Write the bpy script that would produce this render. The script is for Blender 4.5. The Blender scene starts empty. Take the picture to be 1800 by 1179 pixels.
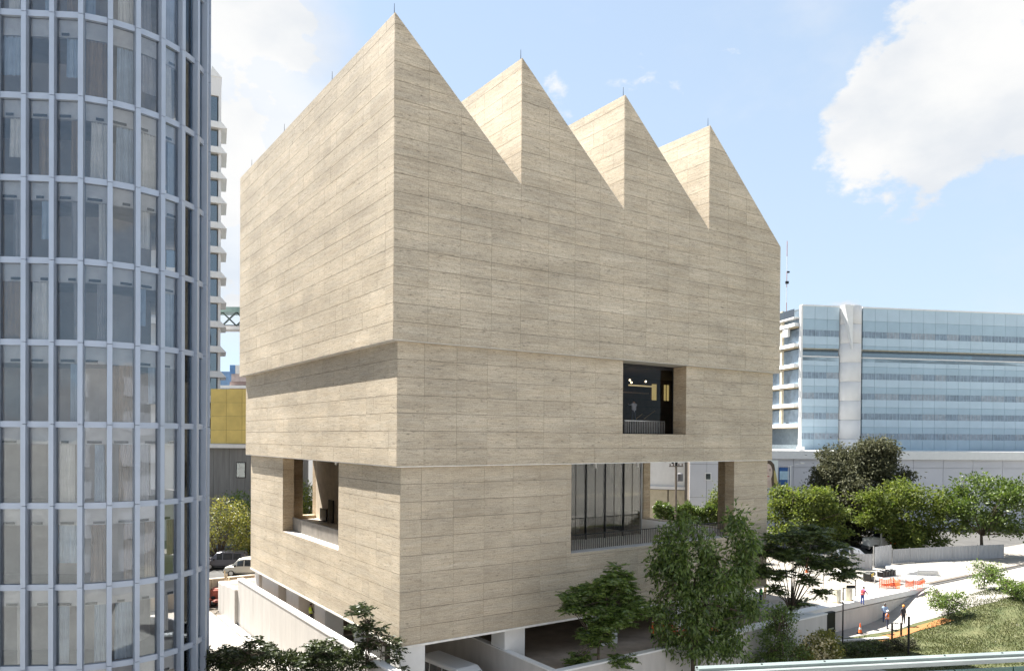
import bpy, math, random
from mathutils import Vector, Matrix
import numpy as np
random.seed(7); rng = np.random.default_rng(7)
S = bpy.context.scene
COL = S.collection
R = math.radians

# ------------------------------------------------------------------ camera
EYE = Vector((-18.572, -38.227, 16.5))
FPX, HY, YAW, ROLL, PITCH = 1311.42, 780.363, R(34.4), R(.38), R(-.472)
_w = Vector((math.sin(YAW), math.cos(YAW), 0)); _r = Vector((math.cos(YAW), -math.sin(YAW), 0)); _u = Vector((0, 0, 1))
W2 = _w*math.cos(PITCH) + _u*math.sin(PITCH); U2 = _u*math.cos(PITCH) - _w*math.sin(PITCH)
R3 = _r*math.cos(ROLL) + U2*math.sin(ROLL); U3 = U2*math.cos(ROLL) - _r*math.sin(ROLL)
cam = bpy.data.cameras.new('camera'); camo = bpy.data.objects.new('camera', cam); COL.objects.link(camo)
camo.matrix_world = Matrix((( R3.x, U3.x, -W2.x, EYE.x), (R3.y, U3.y, -W2.y, EYE.y), (R3.z, U3.z, -W2.z, EYE.z), (0, 0, 0, 1)))
cam.sensor_width = 36; cam.lens = FPX/1800*36; cam.shift_y = (HY - 589.5)/1800
cam.clip_start = .5; cam.clip_end = 6000
S.camera = camo

# ------------------------------------------------------------------ sky, sun, exposure
SUN_EL, SUN_PHI = R(57), R(70.5)            # elevation; azimuth away from the west face's normal towards the north
SUN = Vector((-math.cos(SUN_EL)*math.cos(SUN_PHI), math.cos(SUN_EL)*math.sin(SUN_PHI), math.sin(SUN_EL)))
world = bpy.data.worlds.new('World'); S.world = world; world.use_nodes = True
def pixdir(px, py):
    return ((px-900)/FPX*R3 - (py-HY)/FPX*U3 + W2).normalized()
def build_sky():
    nt = world.node_tree; N = nt.nodes; L = nt.links; N.clear()
    out = N.new('ShaderNodeOutputWorld'); bg = N.new('ShaderNodeBackground'); L.new(bg.outputs[0], out.inputs[0])
    sky = N.new('ShaderNodeTexSky'); sky.sky_type = 'NISHITA'; sky.sun_disc = False
    sky.sun_elevation = SUN_EL; sky.sun_rotation = math.atan2(SUN.x, SUN.y)
    sky.altitude = 2200; sky.air_density = 1.0; sky.dust_density = 1.6; sky.ozone_density = 1.0
    tc = N.new('ShaderNodeTexCoord')
    def noise(scale, detail, rough, off):
        mp = N.new('ShaderNodeMapping'); mp.inputs['Location'].default_value = off; mp.inputs['Scale'].default_value = (1, 1, 1.7)
        L.new(tc.outputs['Generated'], mp.inputs[0])
        n = N.new('ShaderNodeTexNoise'); n.inputs['Scale'].default_value = scale; n.inputs['Detail'].default_value = detail
        n.inputs['Roughness'].default_value = rough; L.new(mp.outputs[0], n.inputs['Vector']); return n.outputs['Fac']
    def math_(op, a, b=None, clamp=False):
        m = N.new('ShaderNodeMath'); m.operation = op; m.use_clamp = clamp
        for i, v in enumerate((a, b)):
            if v is None: continue
            if isinstance(v, (int, float)): m.inputs[i].default_value = v
            else: L.new(v, m.inputs[i])
        return m.outputs[0]
    def ramp(v, a, b):
        m = N.new('ShaderNodeMapRange'); m.interpolation_type = 'SMOOTHSTEP'; m.inputs['From Min'].default_value = a; m.inputs['From Max'].default_value = b
        L.new(v, m.inputs['Value']); return m.outputs['Result']
    fine = noise(6.5, 9, .58, (3.1, 1.7, .4))
    big = noise(1.6, 3, .5, (5.2, .3, 2.2))
    # cumulus seats: direction, inner and outer radius of the bank
    seats = []
    for d, r0, r1 in CLOUDS:
        dist = N.new('ShaderNodeVectorMath'); dist.operation = 'DISTANCE'; L.new(tc.outputs['Generated'], dist.inputs[0]); dist.inputs[1].default_value = d
        seats.append(ramp(dist.outputs['Value'], r1, r0))
    m = seats[0]
    nh = len(CLOUDS)-len(SOFT)
    for s in seats[1:nh]: m = math_('MAXIMUM', m, s)
    msoft = seats[nh]
    for s in seats[nh+1:]: msoft = math_('MAXIMUM', msoft, s)
    away = N.new('ShaderNodeVectorMath'); away.operation = 'DISTANCE'; L.new(tc.outputs['Generated'], away.inputs[0]); away.inputs[1].default_value = tuple(pixdir(1000, 330))
    gen = math_('MULTIPLY', ramp(big, .48, .70), ramp(away.outputs['Value'], .55, .85))
    m = math_('MAXIMUM', m, gen)
    dens = math_('ADD', math_('ADD', fine, math_('MULTIPLY', math_('SUBTRACT', noise(26, 6, .6, (2, 2, 5)), .5), .22)), math_('MULTIPLY', m, .34))
    cov = ramp(dens, .67, .77)
    soft = ramp(math_('ADD', noise(2.6, 6, .6, (1, 4, 2)), math_('MULTIPLY', msoft, .42)), .50, .90)
    cov2 = math_('MAXIMUM', cov, math_('MULTIPLY', soft, .8))
    # thin high haze, thicker towards the horizon
    sep = N.new('ShaderNodeSeparateXYZ'); L.new(tc.outputs['Generated'], sep.inputs[0])
    hz = ramp(sep.outputs['Z'], .75, .0)
    veil = math_('ADD', math_('MULTIPLY', hz, .28), .56)
    mixv = N.new('ShaderNodeMix'); mixv.data_type = 'RGBA'; L.new(veil, mixv.inputs[0]); L.new(sky.outputs[0], mixv.inputs[6]); mixv.inputs[7].default_value = (2.35, 2.85, 3.3, 1)
    mix = N.new('ShaderNodeMix'); mix.data_type = 'RGBA'; L.new(cov2, mix.inputs[0]); L.new(mixv.outputs[2], mix.inputs[6])
    shade = N.new('ShaderNodeMix'); shade.data_type = 'RGBA'; L.new(ramp(noise(4.0, 6, .55, (7, 2, 1)), .4, .7), shade.inputs[0])
    shade.inputs[6].default_value = (3.5, 3.5, 3.48, 1); shade.inputs[7].default_value = (2.75, 2.9, 3.1, 1)
    L.new(shade.outputs[2], mix.inputs[7])
    L.new(mix.outputs[2], bg.inputs[0]); bg.inputs[1].default_value = .075
SOFT = [(tuple(pixdir(385, 150)), .03, .24), (tuple(pixdir(380, 420)), .0, .18), (tuple(pixdir(60, 300)), .1, .3), (tuple(pixdir(560, 420)), .0, .16)]
CLOUDS = [(tuple(pixdir(1650, 165)), .03, .15), (tuple(pixdir(1545, 225)), .0, .115), (tuple(pixdir(1760, 80)), .05, .18), (tuple(pixdir(1640, 250)), .0, .12),
          (tuple(pixdir(430, 90)), .02, .15), (tuple(pixdir(375, 200)), .02, .14), (tuple(pixdir(390, 345)), .0, .09), (tuple(pixdir(405, 520)), .0, .09), (tuple(pixdir(1460, 575)), .0, .06), (tuple(pixdir(990, 168)), -.05, .05), (tuple(pixdir(822, 168)), -.05, .045)]+SOFT
build_sky()
sl = bpy.data.lights.new('sun', 'SUN'); sl.energy = 5; sl.angle = R(.53); sl.color = (1, .955, .88)
so = bpy.data.objects.new('sun', sl); COL.objects.link(so); so.rotation_euler = SUN.to_track_quat('Z', 'Y').to_euler(); so.location = (0, 0, 120)
vs = S.view_settings; vs.view_transform = 'Standard'; vs.look = 'None'; vs.gamma = 1; vs.use_curve_mapping = False; vs.exposure = 1.93
try:
    S.cycles.max_bounces = 8; S.cycles.transparent_max_bounces = 16; S.cycles.caustics_reflective = False; S.cycles.caustics_refractive = False
except Exception: pass

# ------------------------------------------------------------------ helpers: site grid
def ground_at(px, py, z):
    """the point of height z on the sight line; used to survey where things stand"""
    d = (px-900)/FPX*R3 - (py-HY)/FPX*U3 + W2
    return EYE + d*((z-EYE.z)/d.z)
def survey(px, py, depth):
    return EYE + ((px-900)/FPX*R3 - (py-HY)/FPX*U3 + W2)*depth
def site(x, d, z=0):
    p = EYE + _r*x + _w*d; return Vector((p.x, p.y, z))
def psize(pts):
    """rough seen area of a polygon, to pick which pieces are worth an object of their own"""
    q = []
    for p in pts:
        d = Vector(p)-EYE; c = d.dot(W2)
        q.append((FPX*d.dot(R3)/c, FPX*d.dot(U3)/c))
    return abs(sum(q[i-1][0]*q[i][1]-q[i][0]*q[i-1][1] for i in range(len(q))))/2

# ------------------------------------------------------------------ helpers: objects
def tag(o, label=None, cat=None, group=None, kind=None):
    if label: o['label'] = label
    if cat: o['category'] = cat
    if group: o['group'] = group
    if kind: o['kind'] = kind
    return o
def thing(name, label, cat, loc=(0, 0, 0), rz=0, group=None):
    o = bpy.data.objects.new(name, None); COL.objects.link(o); o.empty_display_size = .3
    o.location = loc; o.rotation_euler = (0, 0, rz); return tag(o, label, cat, group)
class MB:
    def __init__(s): s.v = []; s.f = []; s.m = []
    def add(s, vs_, fs, mi=0):
        n = len(s.v); s.v += [tuple(v) for v in vs_]; s.f += [tuple(i+n for i in f) for f in fs]; s.m += [mi]*len(fs); return s
    def box(s, x0, y0, z0, x1, y1, z1, mi=0):
        return s.add([(x0,y0,z0),(x1,y0,z0),(x1,y1,z0),(x0,y1,z0),(x0,y0,z1),(x1,y0,z1),(x1,y1,z1),(x0,y1,z1)],
                     [(0,3,2,1),(4,5,6,7),(0,1,5,4),(1,2,6,5),(2,3,7,6),(3,0,4,7)], mi)
    def bev(s, x0, y0, z0, x1, y1, z1, b=.05, mi=0):
        """box with chamfered vertical and top edges"""
        p = [(x0+b,y0),(x1-b,y0),(x1,y0+b),(x1,y1-b),(x1-b,y1),(x0+b,y1),(x0,y1-b),(x0,y0+b)]
        cx, cy = (x0+x1)/2, (y0+y1)/2
        q = [(x + (b if x < cx else -b)*.9, y + (b if y < cy else -b)*.9) for x, y in p]
        vs_ = [(x,y,z0) for x,y in p]+[(x,y,z1-b) for x,y in p]+[(x,y,z1) for x,y in q]
        fs = [tuple(range(7,-1,-1)), tuple(range(16,24))]
        for k in (0, 8):
            for i in range(8): j = (i+1) % 8; fs.append((k+i,k+j,k+8+j,k+8+i))
        return s.add(vs_, fs, mi)
    def obox(s, c, ax, ay, az, mi=0):
        c, ax, ay, az = map(Vector, (c, ax, ay, az))
        vs_ = [c+sx*ax+sy*ay+sz*az for sz in (-1, 1) for sx, sy in ((-1,-1),(1,-1),(1,1),(-1,1))]
        return s.add(vs_, [(0,3,2,1),(4,5,6,7),(0,1,5,4),(1,2,6,5),(2,3,7,6),(3,0,4,7)], mi)
    def beam(s, a, b, w, h=None, up=(0, 0, 1), mi=0):
        a, b = Vector(a), Vector(b); h = h or w; d = (b-a); L = d.length; d.normalize(); up = Vector(up)
        if abs(d.dot(up)) > .98: up = Vector((1, 0, 0))
        x = d.cross(up).normalized(); y = x.cross(d)
        return s.obox((a+b)/2, x*w/2, d*L/2, y*h/2, mi)
    def prism(s, poly, O, U, V, N, d0, d1, mi=0):
        n = len(poly); O, U, V, N = map(Vector, (O, U, V, N))
        vs_ = [O+U*a+V*b+N*d for d in (d0, d1) for a, b in poly]
        fs = [tuple(range(n-1, -1, -1)), tuple(range(n, 2*n))]+[(i, (i+1) % n, n+(i+1) % n, n+i) for i in range(n)]
        return s.add(vs_, fs, mi)
    def tube(s, pts, rad, n=6, mi=0, cap=True):
        pts = [Vector(p) for p in pts]; rr = rad if isinstance(rad, (list, tuple)) else [rad]*len(pts)
        vs_ = []; fs = []
        prev = None
        for i, p in enumerate(pts):
            d = (pts[min(i+1, len(pts)-1)]-pts[max(i-1, 0)]).normalized()
            if prev is None:
                a = d.cross(Vector((0, 0, 1)) if abs(d.z) < .9 else Vector((1, 0, 0))).normalized()
            else: a = (prev - d*prev.dot(d)).normalized()
            prev = a; b = d.cross(a)
            vs_ += [p+(a*math.cos(t)+b*math.sin(t))*rr[i] for t in [2*math.pi*k/n for k in range(n)]]
        for i in range(len(pts)-1):
            for k in range(n): fs.append((i*n+k, i*n+(k+1) % n, (i+1)*n+(k+1) % n, (i+1)*n+k))
        if cap: fs += [tuple(range(n-1, -1, -1)), tuple(range((len(pts)-1)*n, len(pts)*n))]
        return s.add(vs_, fs, mi)
    def lathe(s, c, prof, n=16, mi=0, axis='z'):
        vs_ = []; fs = []
        for r_, z in prof:
            for k in range(n):
                t = 2*math.pi*k/n; x, y = r_*math.cos(t), r_*math.sin(t)
                vs_.append(Vector(c)+(Vector((x, y, z)) if axis == 'z' else Vector((x, z, y)) if axis == 'y' else Vector((z, x, y))))
        for i in range(len(prof)-1):
            for k in range(n): fs.append((i*n+k, i*n+(k+1) % n, (i+1)*n+(k+1) % n, (i+1)*n+k))
        fs += [tuple(range(n-1, -1, -1)), tuple(range((len(prof)-1)*n, len(prof)*n))]
        return s.add(vs_, fs, mi)
    def ico(s, c, rx, ry, rz, mi=0, n=8, m=5):
        prof = [(max(.02, math.sin(math.pi*i/m)), -math.cos(math.pi*i/m)) for i in range(m+1)]
        vs_ = []; fs = []
        for r_, z in prof:
            for k in range(n):
                t = 2*math.pi*k/n; vs_.append((c[0]+rx*r_*math.cos(t), c[1]+ry*r_*math.sin(t), c[2]+rz*z))
        for i in range(m):
            for k in range(n): fs.append((i*n+k, i*n+(k+1) % n, (i+1)*n+(k+1) % n, (i+1)*n+k))
        return s.add(vs_, fs, mi)
    def mesh(s, name, mats):
        me = bpy.data.meshes.new(name); me.from_pydata(s.v, [], s.f)
        for m in (mats if isinstance(mats, (list, tuple)) else [mats]): me.materials.append(m)
        if any(s.m): me.polygons.foreach_set('material_index', s.m)
        me.update(); return me
    def build(s, name, mats, parent=None, smooth=False):
        me = s.mesh(name, mats)
        if smooth: me.polygons.foreach_set('use_smooth', [True]*len(me.polygons))
        return link(name, me, parent)
def link(name, me, parent=None):
    o = bpy.data.objects.new(name, me); COL.objects.link(o)
    if parent is not None: o.parent = parent
    return o
KIDS = {}
def copy_tree(o, parent=None):
    c = o.copy(); COL.objects.link(c)
    if parent is not None: c.parent = parent
    for ch in list(o.children): copy_tree(ch, c)
    return c
def structure(o): o['kind'] = 'structure'; return o

# ------------------------------------------------------------------ helpers: materials
def _nodes(name):
    m = bpy.data.materials.new(name); m.use_nodes = True; nt = m.node_tree
    return m, nt, nt.nodes, nt.links, nt.nodes['Principled BSDF']
def pm(name, col, rough=.65, metal=0, var=.16, scale=1.6, bump=0., spec=.4, stretch=(1, 1, 1), col2=None, emit=None, fine=.5):
    m, nt, N, L, B = _nodes(name)
    g = N.new('ShaderNodeNewGeometry'); mp = N.new('ShaderNodeMapping'); mp.inputs['Scale'].default_value = stretch; L.new(g.outputs['Position'], mp.inputs[0])
    n = N.new('ShaderNodeTexNoise'); n.inputs['Scale'].default_value = scale; n.inputs['Detail'].default_value = 8; n.inputs['Roughness'].default_value = fine+.1
    L.new(mp.outputs[0], n.inputs['Vector'])
    r_ = N.new('ShaderNodeMapRange'); r_.inputs['From Min'].default_value = .28; r_.inputs['From Max'].default_value = .72; L.new(n.outputs['Fac'], r_.inputs['Value'])
    mx = N.new('ShaderNodeMix'); mx.data_type = 'RGBA'; L.new(r_.outputs[0], mx.inputs[0])
    c2 = col2 or tuple(c*(1+var) for c in col); c1 = col if col2 else tuple(c*(1-var) for c in col)
    mx.inputs[6].default_value = (*c1, 1); mx.inputs[7].default_value = (*[min(1, c) for c in c2], 1)
    L.new(mx.outputs[2], B.inputs['Base Color']); B.inputs['Roughness'].default_value = rough; B.inputs['Metallic'].default_value = metal
    B.inputs['Specular IOR Level'].default_value = spec
    if bump:
        b = N.new('ShaderNodeBump'); b.inputs['Strength'].default_value = bump; b.inputs['Distance'].default_value = .05
        n2 = N.new('ShaderNodeTexNoise'); n2.inputs['Scale'].default_value = scale*9; n2.inputs['Detail'].default_value = 5; L.new(mp.outputs[0], n2.inputs['Vector'])
        L.new(n2.outputs['Fac'], b.inputs['Height']); L.new(b.outputs[0], B.inputs['Normal'])
    if emit: B.inputs['Emission Color'].default_value = (*emit[:3], 1); B.inputs['Emission Strength'].default_value = emit[3]
    return m
def glass(name, tint, refl=.12, rough=.02, gloss=(.9, .95, 1), ior=1.5):
    m, nt, N, L, B = _nodes(name); N.remove(B); out = [n for n in N if n.type == 'OUTPUT_MATERIAL'][0]
    t = N.new('ShaderNodeBsdfTransparent'); t.inputs[0].default_value = (*tint, 1)
    g = N.new('ShaderNodeBsdfGlossy'); g.inputs[0].default_value = (*gloss, 1); g.inputs['Roughness'].default_value = rough
    f = N.new('ShaderNodeFresnel'); f.inputs[0].default_value = ior
    a = N.new('ShaderNodeMath'); a.operation = 'ADD'; a.use_clamp = True; L.new(f.outputs[0], a.inputs[0]); a.inputs[1].default_value = refl
    geo = N.new('ShaderNodeNewGeometry'); nz = N.new('ShaderNodeTexNoise'); nz.inputs['Scale'].default_value = .35; nz.inputs['Detail'].default_value = 2; L.new(geo.outputs['Position'], nz.inputs['Vector'])
    b = N.new('ShaderNodeBump'); b.inputs['Strength'].default_value = .12; b.inputs['Distance'].default_value = .12; L.new(nz.outputs['Fac'], b.inputs['Height']); L.new(b.outputs[0], g.inputs['Normal'])
    mx = N.new('ShaderNodeMixShader'); L.new(a.outputs[0], mx.inputs[0]); L.new(t.outputs[0], mx.inputs[1]); L.new(g.outputs[0], mx.inputs[2]); L.new(mx.outputs[0], out.inputs[0])
    return m
def leafmat(name, c0, c1, trans=.35, rough=.45, spec=.45):
    m, nt, N, L, B = _nodes(name)
    g = N.new('ShaderNodeNewGeometry'); mx = N.new('ShaderNodeMix'); mx.data_type = 'RGBA'
    L.new(g.outputs['Random Per Island'], mx.inputs[0]); mx.inputs[6].default_value = (*c0, 1); mx.inputs[7].default_value = (*c1, 1)
    L.new(mx.outputs[2], B.inputs['Base Color']); B.inputs['Roughness'].default_value = rough; B.inputs['Specular IOR Level'].default_value = spec
    tr = N.new('ShaderNodeBsdfTranslucent'); hs = N.new('ShaderNodeHueSaturation'); hs.inputs['Value'].default_value = 1.5; hs.inputs['Saturation'].default_value = 1.15; L.new(mx.outputs[2], hs.inputs['Color']); L.new(hs.outputs[0], tr.inputs[0])
    ms = N.new('ShaderNodeMixShader'); ms.inputs[0].default_value = trans
    out = [n for n in N if n.type == 'OUTPUT_MATERIAL'][0]
    L.new(B.outputs[0], ms.inputs[1]); L.new(tr.outputs[0], ms.inputs[2]); L.new(ms.outputs[0], out.inputs[0]); return m
def travertine(name, base, warm, panelled=True):
    m, nt, N, L, B = _nodes(name)
    g = N.new('ShaderNodeNewGeometry'); oi = N.new('ShaderNodeObjectInfo')
    def math_(op, a, b=None, clamp=False):
        q = N.new('ShaderNodeMath'); q.operation = op; q.use_clamp = clamp
        for i, v in enumerate((a, b)):
            if v is None: continue
            if isinstance(v, (int, float)): q.inputs[i].default_value = v
            else: L.new(v, q.inputs[i])
        return q.outputs[0]
    rnd = math_('FRACT', math_('ADD', g.outputs['Random Per Island'], oi.outputs['Random']))
    off = N.new('ShaderNodeCombineXYZ'); L.new(math_('MULTIPLY', rnd, 1.2), off.inputs[0]); L.new(math_('MULTIPLY', rnd, .22), off.inputs[2])
    pos = N.new('ShaderNodeVectorMath'); pos.operation = 'ADD'; L.new(g.outputs['Position'], pos.inputs[0]); L.new(off.outputs[0], pos.inputs[1])
    def noise(vec, scl, detail, rough, dist=0):
        mp = N.new('ShaderNodeMapping'); mp.inputs['Scale'].default_value = scl; L.new(vec, mp.inputs[0])
        n = N.new('ShaderNodeTexNoise'); n.inputs['Scale'].default_value = 1; n.inputs['Detail'].default_value = detail; n.inputs['Roughness'].default_value = rough; n.inputs['Distortion'].default_value = dist
        L.new(mp.outputs[0], n.inputs['Vector']); return n.outputs['Fac']
    def ramp(v, a, b, lo=0, hi=1):
        q = N.new('ShaderNodeMapRange'); q.inputs['From Min'].default_value = a; q.inputs['From Max'].default_value = b; q.inputs['To Min'].default_value = lo; q.inputs['To Max'].default_value = hi
        L.new(v, q.inputs['Value']); return q.outputs[0]
    band = noise(pos.outputs[0], (.28, .28, 3.4), 7, .66, .5)
    streak = noise(pos.outputs[0], (.8, .8, 17.), 6, .7, .3)
    pits = noise(pos.outputs[0], (2.6, 2.6, 15.), 4, .6)
    blot = noise(g.outputs['Position'], (.16, .16, .35), 5, .6)
    course = noise(g.outputs['Position'], (.035, .035, .95), 2, .5)
    grain = noise(g.outputs['Position'], (11., 11., 15.), 3, .7)
    mx = N.new('ShaderNodeMix'); mx.data_type = 'RGBA'; L.new(ramp(band, .33, .68), mx.inputs[0]); mx.inputs[6].default_value = (*warm, 1); mx.inputs[7].default_value = (*base, 1)
    tone = math_('MULTIPLY', ramp(rnd, 0, 1, .94, 1.06), ramp(streak, .32, .68, .78, 1.18))
    tone = math_('MULTIPLY', tone, ramp(pits, .58, .68, 1., .58))
    tone = math_('MULTIPLY', tone, ramp(blot, .3, .7, .84, 1.13))
    tone = math_('MULTIPLY', tone, ramp(course, .3, .7, .90, 1.08))
    tone = math_('MULTIPLY', tone, ramp(grain, .3, .7, .8, 1.18))
    vm = N.new('ShaderNodeVectorMath'); vm.operation = 'SCALE'; L.new(mx.outputs[2], vm.inputs[0]); L.new(tone, vm.inputs['Scale'])
    L.new(vm.outputs[0], B.inputs['Base Color']); B.inputs['Roughness'].default_value = .72; B.inputs['Specular IOR Level'].default_value = .3
    b = N.new('ShaderNodeBump'); b.inputs['Strength'].default_value = .35; b.inputs['Distance'].default_value = .03
    L.new(math_('ADD', streak, math_('MULTIPLY', ramp(pits, .58, .70, 1, 0), .8)), b.inputs['Height']); L.new(b.outputs[0], B.inputs['Normal'])
    return m
M = {}
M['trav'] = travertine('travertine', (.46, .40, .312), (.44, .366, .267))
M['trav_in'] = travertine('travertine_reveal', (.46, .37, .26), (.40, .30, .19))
M['joint'] = pm('shadow_joint_mortar', (.13, .11, .09), .9)
M['soffit'] = pm('plastered_soffit', (.55, .52, .47), .8)
M['trim'] = pm('pale_edge_trim', (.52, .49, .44), .6); M['white_trim'] = pm('white_edge_trim', (.72, .70, .66), .45)  # pale tones put the lit soffit line and its halo into the colour
M['roofing'] = pm('roof_sheet', (.62, .62, .60), .6)
M['concrete'] = pm('white_concrete', (.47, .445, .415), .85, var=.11, scale=1.1, bump=.15, stretch=(1.4, 1.4, .3))
M['white'] = pm('white_paint', (.66, .655, .64), .55, var=.05)
M['paving'] = pm('pale_dusty_paving', (.27, .255, .235), .85, var=.28, scale=.35, bump=.2)
M['dirt'] = pm('dusty_ground', (.30, .24, .185), .95, var=.25, scale=.5, bump=.4)
M['asphalt'] = pm('asphalt', (.075, .073, .07), .9, var=.2, scale=.6, bump=.3)
M['ground'] = pm('city_ground', (.29, .275, .25), .95, var=.25, scale=.05)
M['darkroom'] = pm('dark_interior', (.05, .038, .03), .8)
M['brownroom'] = pm('brown_interior', (.10, .066, .048), .75)
M['tanroom'] = pm('tan_plaster', (.60, .52, .41), .8)
M['dmetal'] = pm('dark_metal', (.022, .022, .024), .4, .6)
M['steel'] = pm('brushed_steel', (.55, .56, .57), .3, .9)
M['wood'] = pm('plywood', (.42, .30, .17), .7, stretch=(1, 1, 6), scale=2)
M['grass'] = pm('lawn', (.045, .06, .02), .95, scale=.9, bump=.6, col2=(.10, .10, .045))
# ------------------------------------------------------------------ ground
mb = MB(); mb.box(-2500, -2500, -2, 2500, 2500, 0); structure(mb.build('ground', M['ground']))
PZ = 2.3
mb = MB()
mb.box(-300, 38.9, .01, 7.6, 900, PZ-.06)                          # street level north of the service yard
mb.box(7.6, 12.6, .01, 600, 900, PZ-.06); mb.box(7.6, -1.0, .01, 600, 12.6, PZ-.06)
mb.box(7.7, -4.62, .01, 33.4, -1.0, PZ-.06)
mb.box(-1.04, 12.6, .01, 7.6, 38.9, PZ-.06)
structure(mb.build('raised_ground', M['asphalt']))
mb = MB(); mb.box(7.72, -4.6, PZ-.06, 33.3, -.98, PZ); mb.box(7.62, -.98, PZ-.06, 34, 38.5, PZ); mb.box(-1.03, 12.62, PZ-.06, 7.62, 38.5, PZ)
structure(mb.build('museum_plaza_floor', pm('museum_plaza_dust', (.27, .215, .165), .9, var=.3, scale=.7, bump=.3)))
mb = MB(); mb.box(34, -.6, PZ-.06, 58, 38.5, PZ); mb.box(58, -.6, PZ-.06, 66, 8.4, PZ); mb.box(66, -.6, PZ-.06, 130, 7.0, PZ); pl = structure(mb.build('plaza', M['joint']))
sl_mats = [pm('paving_slab_%s' % n_, c_, .85, var=.22, scale=.5, bump=.2) for n_, c_ in (('pale', (.29, .275, .25)), ('dusty', (.25, .235, .21)), ('warm', (.27, .245, .215)))]
rr = random.Random(8)
def slabs(parent, x0, y0, x1, y1, nx, ny, z, th, gap=.05):
    for m_ in sl_mats: pass
    w_, h_ = (x1-x0)/nx, (y1-y0)/ny; mm = [MB().box(gap/2, gap/2, 0, w_-gap/2, h_-gap/2, th).mesh('paving_slab', m_) for m_ in sl_mats]
    for i in range(nx):
        for k in range(ny): o = link('paving_slab', rr.choice(mm), parent); o.location = (x0+i*w_, y0+k*h_, z+rr.uniform(0, .004))
slabs(pl, 34, -.28, 58, 12.2, 8, 4, PZ-.002, .02); slabs(pl, 34, 12.2, 58, 38.4, 6, 6, PZ-.002, .02); slabs(pl, 58, -.28, 66, 8.2, 3, 3, PZ-.002, .02); slabs(pl, 66, -.5, 130, 6.9, 16, 2, PZ-.002, .02)
mb = MB(); mb.box(-40, -1.6, .006, -1.62, 38.6, .02)
yd = structure(mb.build('service_yard_pavement', M['joint']))
slabs(yd, -26.3, 1, -2.3, 38.4, 6, 9, .018, .018)
mb = MB(); mb.box(-1.05, -8, .006, 7.3, 12.5, .02); structure(mb.build('driveway', pm('driveway_concrete', (.26, .24, .21), .9, var=.2, scale=.6, bump=.3)))
mb = MB(); mb.box(-2.3, -4, .02, -1.66, 33, .14); structure(mb.build('kerb', M['concrete']))
# lawn, pavement and bed east of the wall end, on ground that climbs to the plaza level
def rise(x): t = max(0, min(1, (x-45)/12.)); return (PZ-.07)*t*t*(3-2*t)
def sheet(name, mat, x0, x1, lo, hi, lift, nx=40, ny=10):
    mb = MB(); vs_ = []
    for i in range(nx+1):
        x = x0+(x1-x0)*i/nx
        for k in range(ny+1):
            y = lo(x)+(hi(x)-lo(x))*k/ny; vs_.append((x, y, rise(x)+lift))
    mb.add(vs_, [(i*(ny+1)+k, (i+1)*(ny+1)+k, (i+1)*(ny+1)+k+1, i*(ny+1)+k+1) for i in range(nx) for k in range(ny)]); return structure(mb.build(name, mat, None, True))
sheet('lawn', M['grass'], 33.9, 130, lambda x: -45, lambda x: -1.26, .03, 90, 12)
sheet('pavement', M['paving'], 35.3, 130, lambda x: -2.3-max(0, min(3.0, (x-36)*.15))-max(0, min(2.5, (x-48)*.35)), lambda x: -1.28, .05, 90, 3)
sheet('red_gravel_bed', pm('red_tezontle', (.40, .10, .04), .95, var=.5, scale=5, bump=.5, col2=(.17, .16, .05)), 41.0, 50, lambda x: -5.1-max(0, min(2.0, (x-46.5)*.4)), lambda x: -4.15-max(0, min(2.0, (x-46.5)*.4)), .075, 14, 2)
mb = MB(); mb.beam((37.0, -2.9, .11), (42.2, -4.9, .11), .45, .18); structure(mb.build('lawn_kerb', M['concrete']))

# ------------------------------------------------------------------ museum
MUS = thing('museum_building', 'museum clad in pale travertine with a four-toothed sawtooth roof, raised on white piers', 'museum')
UX0, UY0, UZ0, ZV, ZP, UY1 = -.80, -.66, 21.88, 32.04, 39.78, 31.4
MX0, MX1, MY0, MZ0, MY1 = -.36, 32.95, -.28, 14.86, 30.9
LX1, LZ0, LY1 = 32.75, 4.66, 30.5
TW = 8.52; UX1 = UX0+4*TW
panels = []          # (polygon in face coordinates, face frame)
def frame(O, U, N): return (Vector(O), Vector(U), Vector((0, 0, 1)), Vector(N))
def clip(poly, a, b, c):
    out = []
    for i in range(len(poly)):
        p, q = poly[i-1], poly[i]; dp, dq = a*p[0]+b*p[1]-c, a*q[0]+b*q[1]-c
        if (dp <= 1e-9) != (dq <= 1e-9):
            t = dp/(dp-dq); out.append((p[0]+t*(q[0]-p[0]), p[1]+t*(q[1]-p[1])))
        if dq <= 1e-9: out.append(q)
    return out
GH, GV = .021, .012                        # open joints: bed, upright
def lay(fr, cells, planes=()):
    for u0, v0, u1, v1 in cells:
        poly = [(u0+GV/2, v0+GH/2), (u1-GV/2, v0+GH/2), (u1-GV/2, v1-GH/2), (u0+GV/2, v1-GH/2)]
        for a, b, c in planes: poly = clip(poly, a, b, c)
        if len(poly) < 3: continue
        ar = abs(sum(poly[i-1][0]*poly[i][1]-poly[i][0]*poly[i-1][1] for i in range(len(poly))))/2
        if ar > .02: panels.append((poly, fr))
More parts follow.
